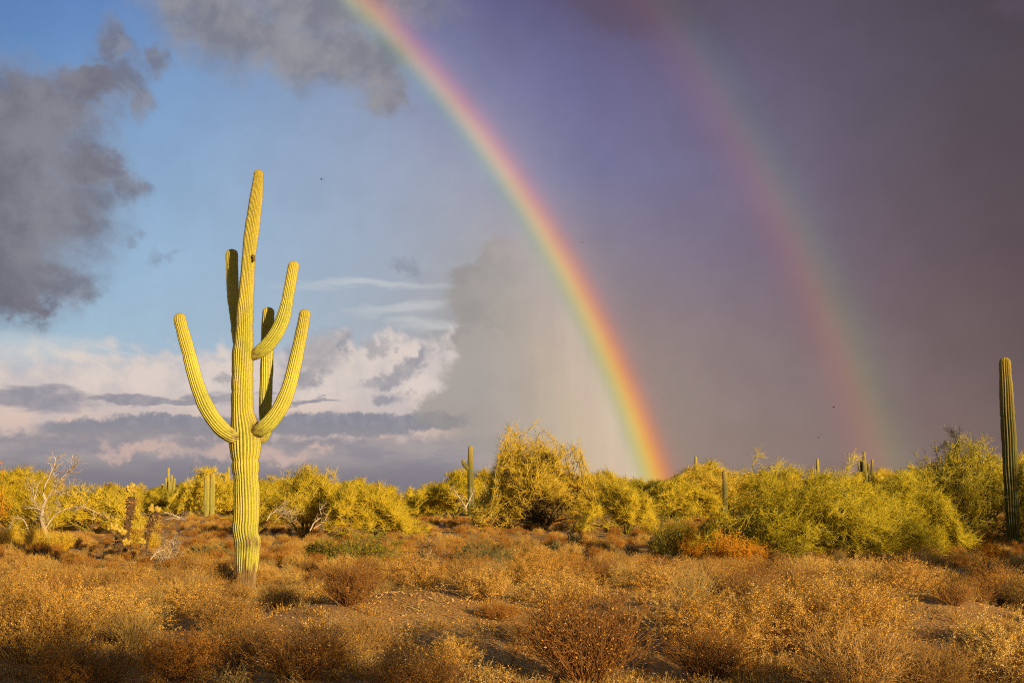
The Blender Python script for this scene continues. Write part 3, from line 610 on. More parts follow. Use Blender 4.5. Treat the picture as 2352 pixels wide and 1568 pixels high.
# -- the trees one can tell apart, front to back
t_c = tree('palo_verde', 'tallest golden palo verde at the centre, ragged crown with a dark mistletoe clump', 68, 1243,
     [(1128,1150),(1140,1085),(1150,1000),(1175,985),(1205,1010),(1238,985),(1262,1005),(1290,1022),(1312,1030),(1330,1015),(1342,1060),(1362,1110),(1385,1170)], 17,
     n0=8, m=(7, 6, 5, 12), lean=.62, mat='verde_warm', tw_r=.009, tw_len=.42, r0=.13, wood='bark', tone=.6, up=.14)
def clump(parent, name, px, py, D, rp, mat, seed, n=500, tw=.012):
    rng = np.random.default_rng(seed); c_ = pt(px, py, D) - np.array(parent.location); r = rp / F * D
    g = Geo(); d = rnd(rng, n); st = c_ + d * r * (.3 + .3 * rng.random((n, 1))); tubes(g, grow(rng, st, d + np.array([0, 0, -.3]), r * (.5 + .6 * rng.random(n)), 4, .4), np.linspace(tw, tw * .4, 4)[None, :] * np.ones((n, 1)), rng.random(n))
    return part(name, g.mesh(name, MAT[mat]), parent)
clump(t_c, 'mistletoe_clump', 1252, 1058, 67.2, 22, 'darkclump', 3); clump(t_c, 'mistletoe_clump', 1236, 1190, 67.5, 26, 'darkclump', 4, 400)
tree('palo_verde', 'bright yellow palo verde touching the right flank of the tallest central tree', 62, 1440, [(1340,1190),(1352,1130),(1385,1098),(1430,1110),(1470,1130),(1500,1170),(1520,1205)], 12, n0=6, m=(6, 6, 5, 16), lean=.7, mat='verde', tw_r=.007, tw_len=.40, tone=.68, up=.2, low=.05)
tree('palo_verde', 'warm golden palo verde filling the left flank of the tallest central tree', 74, 1160, [(1096,1160),(1108,1105),(1128,1070),(1152,1045),(1180,1060),(1205,1110),(1215,1150)], 13, n0=5, m=(6, 5, 6, 14), mat='verde_warm', tw_r=.009, tw_len=.42, tone=.55, up=.16, low=.05)
rt = [('thorny light green palo verde bush nearest the orange brush, right of centre', 36, 1775, [(1600,1205),(1645,1140),(1700,1095),(1750,1072),(1795,1085),(1850,1095),(1900,1130),(1930,1200)], 21),
      ('thorny yellow green palo verde bush with a spiky crown below the many armed saguaro', 35, 1960, [(1790,1190),(1830,1120),(1880,1085),(1925,1076),(1955,1098),(2010,1118),(2060,1132),(2110,1185)], 22),
      ('low spreading light green palo verde bush between the thorny bushes and the right hand tree', 37.5, 2090, [(1990,1200),(2020,1130),(2060,1108),(2100,1100),(2140,1100),(2170,1150),(2190,1220)], 23)]
for lb, D, cx, ol, sd in rt:
    tree('palo_verde', lb, D, cx, ol, sd, n0=8, m=(7, 5, 5, 14), lean=.85, mat='verde_bright', tw_r=.0046, tw_len=.26, tone=.54, up=.03, low=.04, wob=.34, r0=.045, leaf=.02, leaf_n=2)
tree('mesquite_tree', 'broad dark mesquite tree with bare twigs on top, left of the tall edge saguaro', 42, 2190, [(2065,1190),(2085,1090),(2110,1065),(2145,1035),(2175,1000),(2215,1003),(2260,1020),(2300,1030),(2340,1080),(2360,1180)], 31,
     n0=7, m=(7, 6, 6, 9), lean=.7, mat='mesquite', wood='bark', tw_r=.0065, tw_len=.26, tone=.55, up=.08, low=.10, wob=.32, r0=.07, leaf=.035, leaf_n=2)
tree('mesquite_tree', 'mesquite tree with reddish twigs cut by the right edge, in front of the tall saguaro', 43, 2430, [(2318,1180),(2330,1060),(2345,1010),(2390,990),(2450,985),(2500,1010),(2540,1100)], 32,
     n0=6, m=(6, 6, 6, 12), lean=.7, mat='mesquite', wood='bark', tw_r=.0065, tw_len=.26, tone=.55, up=.06, low=.08, wob=.32, r0=.07, leaf=.035, leaf_n=2)
tree('palo_verde', 'rounded yellow green palo verde right behind the giant saguaro trunk', 58, 700, [(590,1190),(612,1130),(645,1088),(690,1076),(735,1074),(770,1098),(800,1140),(820,1190)], 41, n0=6, m=(6, 6, 5, 16), mat='verde', tw_r=.0068, tw_len=.38, tone=.6, up=.22, low=.05)
tree('palo_verde', 'fan shaped bright palo verde bush between the giant saguaro and the one armed saguaro', 55, 860, [(755,1200),(775,1135),(810,1112),(850,1112),(890,1120),(915,1150),(935,1200)], 42, n0=6, m=(6, 6, 5, 16), lean=.75, mat='verde', tw_r=.0068, tw_len=.38, tone=.68, up=.22, low=.05)
tree('palo_verde', 'pale yellow palo verde behind the bare dead tree at the left edge', 62, 40, [(-80,1160),(-40,1100),(0,1090),(40,1086),(85,1092),(115,1120),(150,1160)], 43, n0=6, m=(6, 6, 5, 16), mat='verde', tw_r=.007, tw_len=.40, tone=.62, up=.24, low=.05)
tree('palo_verde', 'feathery pale palo verde behind the pair of saguaros', 128, 478, [(405,1160),(425,1110),(450,1080),(480,1082),(515,1098),(545,1105),(575,1150)], 44, n0=6, m=(6, 6, 6, 12), mat='verde', tw_r=.016, tw_len=.6, tone=.65, up=.22, low=.05)
tree('palo_verde', 'low yellow palo verde between the dead tree and the leaning cholla', 66, 215, [(120,1190),(150,1140),(190,1124),(235,1120),(270,1130),(300,1165),(320,1200)], 45, n0=6, m=(6, 6, 6, 12), mat='verde', tw_r=.010, tw_len=.38, tone=.58, up=.2, low=.05)
tree('palo_verde', 'orange twigged tree whose branch tips enter at the left edge', 44, -150, [(-300,1120),(-240,1000),(-180,960),(-110,985),(-80,1020),(-60,1040),(-45,1060),(-40,1080),(-36,1140)], 46, n0=6, m=(6, 5, 5, 7), mat='orange', wood='bark', tw_r=.007, tw_len=.3, tone=.4, up=.1, low=.2)
tree('palo_verde', 'sparse warm toned palo verde behind the one armed saguaro', 112, 1040, [(960,1160),(985,1115),(1020,1095),(1060,1085),(1095,1090),(1120,1120),(1140,1160)], 47, n0=6, m=(6, 6, 6, 12), mat='verde', tw_r=.015, tw_len=.5, tone=.5, up=.2, low=.05)
tree('palo_verde', 'tawny palo verde directly behind the dark columnar saguaro', 126, 1640, [(1520,1160),(1550,1105),(1580,1080),(1610,1070),(1650,1085),(1700,1090),(1760,1100),(1790,1160)], 48, n0=7, m=(6, 6, 6, 12), mat='verde_warm', tw_r=.016, tw_len=.5, tone=.5, up=.16, low=.05)
tree('palo_verde', 'olive palo verde bush below the rainbow foot', 92, 1540, [(1470,1190),(1490,1135),(1520,1112),(1560,1105),(1600,1112),(1640,1130),(1660,1190)], 49, n0=6, m=(6, 6, 6, 12), mat='verde', tw_r=.013, tw_len=.42, tone=.45, up=.16, low=.05)

# -- the belt of far trees: copies of a few kinds
def variant(seed, H, Wd, **kw):
    rng = np.random.default_rng(seed); xs_ = np.linspace(-Wd / 2, Wd / 2, 9)
    env = [(x, max(.3, H * (1 - .75 * abs(2 * x / Wd) ** 2.4) * (.85 + .2 * rng.random()))) for x in xs_]
    return make_tree(seed, env, **kw)
far = [variant(100 + i, 4.2, 6.4, n0=6, m=(5, 5, 5, 14), mat=('verde', 'verde_warm', 'verde', 'mesquite', 'verde_bright')[i], tw_r=.018, tw_len=.7, tone=(.6, .5, .45, .55, .6)[i], up=.18, low=.04, name='far_tree') for i in range(5)]
def copy_tree(o, loc, rz, sc, label, group):
    r = o.copy(); COL.objects.link(r); r.location = loc; r.rotation_euler = (0, 0, rz); r.scale = sc; r['label'] = label; r['group'] = group
    for ch in list(o.children):
        c_ = ch.copy(); COL.objects.link(c_); c_.parent = r
    return r
kinds = ['bushy yellow palo verde', 'tawny golden palo verde', 'olive green palo verde', 'dark green mesquite', 'light green palo verde']
FAR = []
spots = []   # (px, D, kind, size)
sk = [(0,1092),(90,1094),(150,1126),(260,1117),(370,1124),(420,1112),(600,1108),(780,1108),(900,1124),(935,1136),(1000,1108),(1060,1096),(1350,1085),(1400,1098),(1500,1104),(1560,1096),(1640,1082),(1750,1085),(1850,1092),(1950,1092),(2050,1092),(2150,1085),(2352,1070)]
rr = np.random.default_rng(5)
for px in range(-60, 2420, 44):
    for lay in range(2):
        spots.append((px + rr.uniform(-22, 22), rr.uniform(110, 190) if lay == 0 else rr.uniform(200, 380)))
protos = {}; nfar = 0
for px, D in spots:
    top = np.interp(px, [s_[0] for s_ in sk], [s_[1] for s_ in sk]) + rr.uniform(-8, 24)
    b = pt(px, 1150, D); z0 = gz(b[0], D); H = pt(px, top, D)[2] - z0; H = max(H, 2.2)
    k = int(rr.choice(5, p=[.34, .22, .18, .10, .16])); s_ = H / 4.2; wsc = s_ * rr.uniform(.85, 1.5)
    where = 'left of the giant saguaro' if px < 560 else ('before the tallest tree' if px < 1150 else ('beside the rainbow foot' if px < 1720 else 'behind the thorny bushes at right'))
    lb = f'{kinds[k]} in far belt {where}'; gp = f'{kinds[k]} trees in the far belt'
    rz = rr.uniform(0, 6.28)
    FAR.append(px)
    if k not in protos:
        o = thing('far_palo_verde' if k != 3 else 'far_mesquite', lb, 'tree', (b[0], D, z0), rz, gp); part('trunk', far[k][0], o); part('crown', far[k][1], o); o.scale = (wsc, wsc, s_); protos[k] = o; FAR[-1] = (px, o)
    else: FAR[-1] = (px, copy_tree(protos[k], (b[0], D, z0), rz, (wsc, wsc, s_), lb, gp))

# -- shrubs
def make_shrub(seed, H, Wd, stems=70, m=(5, 4), leafs=6, leaf=.016, leafmat='leaf_gold', stemmat='stem_gold', up=.06, sr=.0035, tone=.5, lean=1.0, wob=.16, straw=False, name='shrub', low=.25):
    rng = np.random.default_rng(seed); n = stems; az = rng.random(n) * 6.283; ln = lean * np.sqrt(rng.random(n))
    D = np.stack([np.sin(ln) * np.cos(az), np.sin(ln) * np.sin(az), np.cos(ln)], 1); S_ = np.stack([np.cos(az), np.sin(az), az * 0], 1) * (rng.random((n, 1)) * .10 * Wd)
    L = np.hypot(H * np.cos(ln), Wd / 2 * np.sin(ln)) * (.7 + .4 * rng.random(n))
    P_ = grow(rng, S_, D, L, 5, wob, up)
    st, lf = Geo(), Geo(); v0 = rng.random(n)
    tubes(st, P_, np.linspace(sr, sr * .45, 5)[None, :] * (.7 + .6 * rng.random((n, 1))), .2 + .6 * v0)
    if m[0]:
        s1, d1, _ = side(rng, P_, m[0], low, 1, .6); P1 = grow(rng, s1, d1, .30 * H * (.5 + rng.random(len(s1))), 4, wob * 1.2, up)
        v1 = np.repeat(v0, m[0]); tubes(st, P1, np.linspace(sr * .6, sr * .3, 4)[None, :] * np.ones((len(P1), 1)), .25 + .5 * v1)
        if m[1]:
            s2, d2, _ = side(rng, P1, m[1], .2, 1, .7); P2 = grow(rng, s2, d2, .12 * H * (.5 + rng.random(len(s2))), 2, wob, up)
            v2 = np.clip(np.repeat(v1, m[1]) * .5 + .5 * rng.random(len(P2)), 0, 1); spikes(st if leafs else lf, P2, sr * .5, .3 + .5 * v2)
            if leafs:
                c_, _, _ = side(rng, P2, leafs, 0, 1); leaves(lf, rng, c_ + rng.normal(size=c_.shape) * .006, leaf, np.clip(tone - .35 + .5 * np.repeat(v2, leafs) + .3 * rng.random(len(c_)), 0, 1), .55)
    allv = np.concatenate(st.V + lf.V); kz = H / np.percentile(allv[:, 2], 98.5); kr = Wd / 2 / np.percentile(np.hypot(allv[:, 0], allv[:, 1]), 96)
    for g in (st, lf):
        for V in g.V: V *= (kr, kr, kz); V[:, 2] = np.maximum(V[:, 2], .004)
    return st.mesh(name + '_stems', MAT[stemmat]), lf.mesh(name + '_leaves', MAT[leafmat])
SH = {}
for i in range(4): SH['gold', i] = make_shrub(200 + i, .62, 1.15, stems=80, m=(6, 5), leafs=8, leaf=.0145, tone=.6 + .05 * i, name='bursage')
for i in range(3): SH['rust', i] = make_shrub(210 + i, .60, 1.0, stems=80, m=(6, 5), leafs=7, leaf=.014, leafmat='leaf_rust', stemmat='stem_rust', tone=.62, name='buckwheat')
for i in range(3): SH['twig', i] = make_shrub(220 + i, .62, 1.05, stems=150, m=(5, 3), leafs=1, leaf=.016, sr=.0038, up=.12, tone=.45, stemmat='stem_rust' if i == 1 else 'stem_gold', name='twiggy_shrub')
for i in range(2): SH['grass', i] = make_shrub(230 + i, .55, .7, stems=260, m=(1, 0), leafs=0, sr=.0026, up=.03, lean=.75, wob=.09, stemmat='straw', name='dry_grass')
SH['gold', 4] = make_shrub(240, .8, 2.1, stems=150, m=(7, 6), leafs=8, leaf=.015, tone=.6, name='broad_bursage')
KN = {'gold': 'bursage', 'rust': 'rusty_shrub', 'twig': 'twiggy_shrub', 'grass': 'grass_tuft'}
KC = {'gold': 'shrub', 'rust': 'shrub', 'twig': 'shrub', 'grass': 'grass tuft'}
def to_px(x, y, z):
    v = np.array([x, y, z - CAM_H]); d = v[1] * CP + v[2] * SP; u = -v[1] * SP + v[2] * CP
    return CX + F * v[0] / d, CY - F * u / d
def at_ground(px, py):
    d = ray(px, py); t = CAM_H / -d[2]; x, y = d[0] * t, d[1] * t
    for _ in range(3): t = (CAM_H - gz(x, y)) / -d[2]; x, y = d[0] * t, d[1] * t
    return x, y
SPROTO = {}; SHN = []
def shrub(kind, var_, x, y, rz, sc, label, group=None):
    key = (kind, var_); loc = (x, y, gz(x, y) - .015)
    if key not in SPROTO:
        o = thing(KN[kind], label, KC[kind], loc, rz, group); part('stems', SH[key][0], o)
        if len(SH[key][1].vertices): part('leaves', SH[key][1], o)
        SPROTO[key] = o; o.scale = sc
    else:
        o = SPROTO[key].copy(); COL.objects.link(o); o.location = loc; o.rotation_euler = (0, 0, rz); o.scale = sc; o['label'] = label
        if 'group' in o: del o['group']
        if group: o['group'] = group
        for ch in SPROTO[key].children:
            c_ = ch.copy(); COL.objects.link(c_); c_.parent = o
    SHN.append((x, y)); return o
# shrubs that stand out: (kind, variant, px, base py, width px, height px, label)
hero_sh = [
 ('twig', 1, 1345, 1572, 330, 215, 'largest twiggy reddish stemmed shrub, bottom centre right in the foreground'),
 ('gold', 4, 1900, 1462, 400, 165, 'broadest golden leafy mound overhanging a black shadow, right foreground'),
 ('gold', 4, 1640, 1520, 330, 150, 'golden domed shrub with a dark shaded foot, right of the reddish twiggy shrub'),
 ('twig', 0, 1965, 1600, 300, 170, 'pale brushy twig shrub at the bottom edge below the broadest golden mound'),
 ('gold', 2, 2310, 1560, 260, 140, 'golden shrub in the bottom right corner beside the bare gravel'),
 ('twig', 2, 545, 1500, 190, 115, 'rounded dark twiggy bush standing below the giant saguaro foot'),
 ('twig', 1, 960, 1600, 250, 115, 'dark reddish twig bush at the bottom edge, centre left'),
 ('gold', 4, 60, 1520, 320, 190, 'big brownish golden shrub in the left foreground corner'),
 ('gold', 0, 250, 1475, 230, 120, 'leafy golden shrub right of the big corner shrub, left foreground'),
 ('rust', 0, 420, 1560, 230, 110, 'rusty brown shrub at the bottom left below the rounded twiggy bush'),
 ('gold', 1, 1040, 1440, 150, 75, 'small golden clump beside the bare sandy patch, lower centre'),
 ('twig', 0, 845, 1485, 130, 80, 'small tan twig bush left of the bare sandy patch'),
 ('twig', 2, 770, 1445, 210, 85, 'spreading brown twig bush right below the giant saguaro'),
 ('gold', 2, 1270, 1400, 190, 80, 'golden leafy shrub behind the largest reddish twiggy one'),
 ('gold', 3, 1120, 1380, 150, 75, 'tawny rounded shrub right of the fallen dead branches'),
 ('twig', 2, 1075, 1365, 110, 85, 'grey brown bare twig bush right of the fallen dead branches'),
 ('gold', 1, 2190, 1440, 80, 55, 'little isolated golden bush on the bare gravel at right'),
 ('grass', 0, 1590, 1400, 110, 105, 'pale straw grass tuft behind the golden domed shrub, right of centre'),
 ('grass', 1, 330, 1420, 140, 80, 'fan of dark straw stems in the left scrub'),
 ('twig', 0, 528, 1400, 90, 70, 'dark brown twig bush hugging the left foot of the giant saguaro'),
 ('gold', 3, 430, 1410, 180, 75, 'golden shrub left of the giant saguaro foot'),
 ('twig', 1, 680, 1560, 260, 120, 'wide brown twig bush at the bottom edge left of centre'),
 ('gold', 0, 2160, 1390, 200, 70, 'golden brown shrub in front of the dark mesquite tree'),
 ('gold', 2, 1510, 1365, 190, 70, 'tan golden shrub in the belt below the bright palo verde'),
 ('rust', 1, 190, 1600, 240, 120, 'rusty leafed shrub cut by the bottom edge at left'),
 ('twig', 2, 2150, 1590, 200, 110, 'thin twig shrub cut by the bottom edge at right'),
]
ZW = {'gold': (1.15, .62), 'rust': (1.0, .60), 'twig': (1.05, .62), 'grass': (.7, .55)}
rs = np.random.default_rng(77)
for kind, v, px, py, wpx, hpx, lb in hero_sh:
    x, y = at_ground(px, py); k = y / F; w0, h0 = ZW[kind] if v < 4 else (2.1, .8); shrub(kind, v, x, y, rs.uniform(0, 6.28), (wpx * k / w0, wpx * k / w0, hpx * k / h0), lb)
# bare ground seen in the photo (px, py, rx, ry)
BARE = [(1070,1500,280,78),(1345,1500,250,80),(640,1540,240,40),(1110,1560,160,60),(2200,1480,190,50),(1560,1570,90,60),(1000,1490,170,34),(1080,1530,230,22),(900,1520,150,26),(2130,1470,130,26),(2230,1500,160,24),(1560,1560,110,40),(1590,1480,60,22),(1270,1425,70,12),(470,1470,60,14),(400,1490,70,20),(1700,1600,200,30),(2000,1500,60,18),(1180,1570,110,30),(980,1420,120,10),(1500,1268,160,9),(2180,1275,90,14),(1340,1260,80,8),(1800,1440,70,14)]
def bare(px, py): return any(((px - a) / c_) ** 2 + ((py - b) / d) ** 2 < 1 for a, b, c_, d in BARE)
pts = []; cell = {}
def far_enough(x, y, r):
    i, j = int(x // 1.0), int(y // 1.0)
    for a in range(i - 2, i + 3):
        for b in range(j - 2, j + 3):
            for (u, v) in cell.get((a, b), ()):
                if (u - x) ** 2 + (v - y) ** 2 < r * r: return False
    return True
for x, y in SHN: cell.setdefault((int(x // 1.0), int(y // 1.0)), []).append((x, y))
rs = np.random.default_rng(99)
for _ in range(60000):
    y = 11.2 + (110 - 11.2) * rs.random() ** 1.25; x = (rs.random() * 2 - 1) * (.43 * y + 1.5)
    r = (1.2 if x > 0 else 1.02) if y < 20 else .8 if y < 23 else (.66 if y < 50 else 1.1)
    if not far_enough(x, y, r): continue
    px, py = to_px(x, y, gz(x, y))
    if bare(px, py) and rs.random() < .97: continue
    if abs(x - loc0[0]) < .5 and abs(y - loc0[1]) < .45: continue
    if 26.5 < y < 36.5 and px > 1470 and rs.random() < .8: continue
    n_ = math.sin(x * .5 + 1) * math.cos(y * .37) + .5 * math.sin(x * 1.1 - y * .8)
    if n_ > .95 and y < 60: continue
    cell.setdefault((int(x // 1.0), int(y // 1.0)), []).append((x, y)); pts.append((x, y, n_))
pts.sort(key=lambda p: p[1])
LBL = {'gold': ('knee high golden leafed dry shrub in the thick foreground scrub', 'golden dry shrubs of the foreground scrub'),
       'rust': ('low rusty orange dry shrub in the foreground scrub', 'rusty orange shrubs of the foreground scrub'),
       'twig': ('bare brown twiggy shrub scattered through the foreground scrub', 'bare twiggy shrubs of the foreground scrub'),
       'grass': ('pale dry grass tuft between the foreground shrubs', 'dry grass tufts of the foreground')}
NIND = 262; rest = []; IND = []
for i, (x, y, n_) in enumerate(pts):
    q = rs.random(); kind = 'gold' if q < .40 else ('rust' if q < (.50 if y < 30 else .74) else ('twig' if q < .84 else 'grass'))
    nv = {'gold': 4, 'rust': 3, 'twig': 3, 'grass': 2}[kind]; v = int(rs.integers(nv)); s_ = rs.uniform(.5, 1.0) * (.95 if y < 26 else .62); zx, zy = to_px(x, y, 0); s_ *= .6 if (490 < zx < 650 and 20 < y < 25) or (200 < zx < 420 and y > 26) or (860 < zx < 1060 and 23 < y < 27.6) else 1
    if i < NIND:
        hz = rs.uniform(.65, 1.05); IND.append((x, y, kind, s_ * hz, shrub(kind, v, x, y, rs.uniform(0, 6.28), (s_, s_, s_ * hz), *LBL[kind])))
    else: rest.append((x, y, gz(x, y) - .02, rs.uniform(0, 6.28), s_ * rs.uniform(.9, 1.15), kind, v))

# ---- scattering of what nobody could count: one object each, geometry nodes
def scatter(name, P_, rot, scl, idx, srcs, label, cat=None, tilt=None):
    """srcs: list of meshes; P_ (N,3)"""
    sc_ = bpy.data.collections.new(name + '_kinds')
    for i, me in enumerate(srcs):
        o = bpy.data.objects.new(f'{name}_kind_{chr(97 + i)}', me); o['kind'] = 'stuff'; sc_.objects.link(o)
    me = bpy.data.meshes.new(name); me.vertices.add(len(P_)); me.vertices.foreach_set('co', np.asarray(P_, np.float32).ravel())
    for nm, ty, v in (('rot', 'FLOAT', rot), ('scl', 'FLOAT', scl), ('idx', 'INT', idx)):
        a = me.attributes.new(nm, ty, 'POINT'); a.data.foreach_set('value', np.asarray(v, np.int32 if ty == 'INT' else np.float32))
    o = bpy.data.objects.new(name, me); COL.objects.link(o); o['kind'] = 'stuff'; o['label'] = label
    ng = bpy.data.node_groups.new(name + '_nodes', 'GeometryNodeTree')
    ng.interface.new_socket('Geometry', in_out='INPUT', socket_type='NodeSocketGeometry'); ng.interface.new_socket('Geometry', in_out='OUTPUT', socket_type='NodeSocketGeometry')
    N, L_ = ng.nodes.new, ng.links.new; gi, go = N('NodeGroupInput'), N('NodeGroupOutput')
    ci = N('GeometryNodeCollectionInfo'); ci.inputs[0].default_value = sc_; ci.inputs['Separate Children'].default_value = True; ci.inputs['Reset Children'].default_value = True
    mp = N('GeometryNodeMeshToPoints'); L_(gi.outputs[0], mp.inputs[0])
    ip = N('GeometryNodeInstanceOnPoints'); L_(mp.outputs[0], ip.inputs['Points']); L_(ci.outputs[0], ip.inputs['Instance']); ip.inputs['Pick Instance'].default_value = True
    def att(nm, ty):
        n = N('GeometryNodeInputNamedAttribute'); n.data_type = ty; n.inputs[0].default_value = nm; return n.outputs[0]
    L_(att('idx', 'INT'), ip.inputs['Instance Index']); cx_ = N('ShaderNodeCombineXYZ'); L_(att('rot', 'FLOAT'), cx_.inputs[2]); L_(cx_.outputs[0], ip.inputs['Rotation']); L_(att('scl', 'FLOAT'), ip.inputs['Scale'])
    L_(ip.outputs[0], go.inputs[0]); md = o.modifiers.new('scatter', 'NODES'); md.node_group = ng; return o
def join2(a, b, nm):
    """stems and leaves of a shrub as one mesh for the uncounted ones"""
    Va = np.zeros(len(a.vertices) * 3, np.float32); a.vertices.foreach_get('co', Va); Vb = np.zeros(len(b.vertices) * 3, np.float32); b.vertices.foreach_get('co', Vb)
    def faces(m_, off):
        li = np.zeros(len(m_.loops), np.int32); m_.loops.foreach_get('vertex_index', li); ls = np.zeros(len(m_.polygons), np.int32); m_.polygons.foreach_get('loop_start', ls)
        lt = np.diff(np.append(ls, len(li))); q = ls[lt == 4]; t = ls[lt == 3]
        return (li[q[:, None] + np.arange(4)] + off if len(q) else np.zeros((0, 4), int)), (li[t[:, None] + np.arange(3)] + off if len(t) else np.zeros((0, 3), int))
    qa, ta = faces(a, 0); qb, tb = faces(b, len(a.vertices)) if len(b.vertices) else (np.zeros((0, 4), int), np.zeros((0, 3), int))
    va = np.zeros(len(a.vertices), np.float32); a.attributes['var'].data.foreach_get('value', va); vb = np.zeros(len(b.vertices), np.float32)
    if len(b.vertices): b.attributes['var'].data.foreach_get('value', vb)
    mi = np.concatenate([np.zeros(len(qa)), np.ones(len(qb)), np.zeros(len(ta)), np.ones(len(tb))])
    mats = [a.materials[0]] + ([b.materials[0]] if len(b.vertices) else [])
    return mesh_np(nm, np.concatenate([Va, Vb]), np.concatenate([qa, qb]), np.concatenate([ta, tb]), mats, {'var': np.concatenate([va, vb])}, mi)
order = [('gold', 0), ('gold', 2), ('rust', 0), ('rust', 2), ('twig', 0), ('grass', 0)]; jm = [join2(*SH[k], 'scrub_kind') for k in order]
R_ = rest; scatter('desert_scrub', [(r[0], r[1], r[2]) for r in R_], [r[3] for r in R_], [r[4] for r in R_], [{'gold': r[6] % 2, 'rust': 2 + r[6] % 2, 'twig': 4, 'grass': 5}[r[5]] for r in R_], jm, 'unbroken low orange brown scrub between the foreground shrubs and the trees')

# dry stalks, litter and pebbles on the open ground
def tuft(seed, n, H, sr):
    rng = np.random.default_rng(seed); az = rng.random(n) * 6.283; ln = rng.random(n) * 1.1
    D = np.stack([np.sin(ln) * np.cos(az), np.sin(ln) * np.sin(az), np.cos(ln)], 1); S_ = rng.normal(size=(n, 3)) * .05; S_[:, 2] = 0
    g = Geo(); H *= .6; P_ = grow(rng, S_, D, H * (.4 + rng.random(n)), 4, .22); P_[..., 2] = np.maximum(P_[..., 2], .003); tubes(g, P_, np.linspace(sr, sr * .3, 4)[None, :] * np.ones((n, 1)), rng.random(n))
    c_, _, _ = side(rng, P_, 3, .3, 1); leaves(g, rng, c_, .012, rng.random(len(c_)))
    return g.mesh('litter', MAT['straw' if seed % 2 else 'leaf_gold'])
tf = [tuft(300 + i, 26, .14 if i < 3 else .22, .0022) for i in range(5)]
n = 4500; y = 11 + 34 * rs.random(n) ** 1.4; x = (rs.random(n) * 2 - 1) * (.43 * y + 1); keep = rs.random(n) < np.where([bare(*to_px(a, b, 0)) for a, b in zip(x, y)], .5, 1.0); x, y = x[keep], y[keep]; n = len(x)
scatter('ground_litter', np.stack([x, y, hgt(x, y)], 1), rs.random(n) * 6.28, .5 + rs.random(n), rs.integers(0, 5, n), tf, 'short dry stalks and leaf litter on the sandy ground')
def stone(seed):
    rng = np.random.default_rng(seed); th = np.array([0, .7, 1.4, 2.2, 3.1]); ph = np.arange(6) / 6 * 6.283; TT, PP = np.meshgrid(th, ph, indexing='ij'); r = 1 + .22 * rng.normal(size=TT.shape)
    V = np.stack([np.sin(TT) * np.cos(PP) * r, np.sin(TT) * np.sin(PP) * r * .8, np.cos(TT) * .55 * r], -1) * .02
    I_, J_ = np.meshgrid(np.arange(4), np.arange(6), indexing='ij'); g = Geo(); g.add(V, np.stack([I_ * 6 + J_, (I_ + 1) * 6 + J_, (I_ + 1) * 6 + (J_ + 1) % 6, I_ * 6 + (J_ + 1) % 6], -1), var=rng.random()); return g.mesh('stone', MAT['pebble'], smooth=False)
n = 24000; y = 11 + 22 * rs.random(n) ** 1.5; x = (rs.random(n) * 2 - 1) * (.43 * y + 1)
x[:8000] = rs.normal(-.6, 1.6, 8000); y[:8000] = rs.uniform(12.4, 17.5, 8000); x[8000:11000] = rs.normal(4.9, 1.1, 3000); y[8000:11000] = rs.uniform(13, 17, 3000)
scatter('gravel', np.stack([x, y, hgt(x, y)], 1), rs.random(n) * 6.28, .18 + .8 * rs.random(n) ** 5, rs.integers(0, 6, n), [stone(i) for i in range(6)], 'small tan gravel strewn over the bare sandy ground')

# -- green, grey, yellow and orange bushes in the middle distance
def bush(name, label, px, py, wpx, hpx, mats_, seed, cat='bush', **kw):
    x, y = at_ground(px, py); k = y / F; st, lf = make_shrub(seed, hpx * k, wpx * k, leafmat=mats_[0], stemmat=mats_[1], name=name, **kw)
    o = thing(name, label, cat, (x, y, gz(x, y) - .02), rs.uniform(0, 6.28)); part('stems', st, o); part('leaves', lf, o); return o
cr_ = dict(stems=60, m=(6, 6), leafs=4, leaf=.028, sr=.006, tone=.6, lean=1.15, up=.02)
bush('creosote_bush', 'yellow green creosote bush right of the giant saguaro foot, left part of the pair', 745, 1296, 130, 55, ('creosote', 'bark'), 401, **cr_)
bush('creosote_bush', 'larger yellow green creosote bush in the middle right of the giant saguaro', 830, 1302, 190, 85, ('creosote', 'bark'), 402, **cr_)
bush('grey_green_bush', 'grey green rounded bush right of the fallen dead branches', 1115, 1303, 150, 58, ('sage', 'sage'), 403, **cr_)
bush('grey_green_bush', 'grey green bush left behind the giant saguaro foot', 478, 1290, 110, 40, ('sage', 'stem_gold'), 404, **cr_)
br_ = dict(stems=90, m=(5, 4), leafs=2, leaf=.022, sr=.005, tone=.6, lean=.8, up=.12)
for i, (px, py, w_, h_, lb) in enumerate([(22,1262,90,52,'yellow brush clump at the left edge below the dead tree'), (88,1270,90,58,'yellow brush clump at the foot of the dead tree'), (140,1272,70,50,'small yellow brush clump right of the dead tree foot'), (330,1262,80,45,'bright yellow brush between the two chollas')]):
    bush('yellow_brush', lb, px, py, w_, h_, ('yellow', 'yellow'), 410 + i, **br_)
ob_ = dict(stems=90, m=(5, 5), leafs=3, leaf=.026, sr=.004, tone=.65, lean=1.0, up=.02)
for i, (px, py, w_, h_, lb) in enumerate([(1625,1275,80,80,'upper left tuft of vivid orange brush in front of the thorny bushes'), (1668,1288,90,72,'middle clump of vivid orange brush in front of the thorny bushes'), (1718,1300,90,58,'lower right clump of vivid orange brush in front of the thorny bushes'), (2275,1290,80,55,'dim orange brush in the shade below the tall edge saguaro'), (1592,1285,60,70,'green orange brush tuft left of the vivid orange brush')]):
    bush('orange_brush', lb, px, py, w_, h_, ('orange', 'orange'), 420 + i, **ob_)
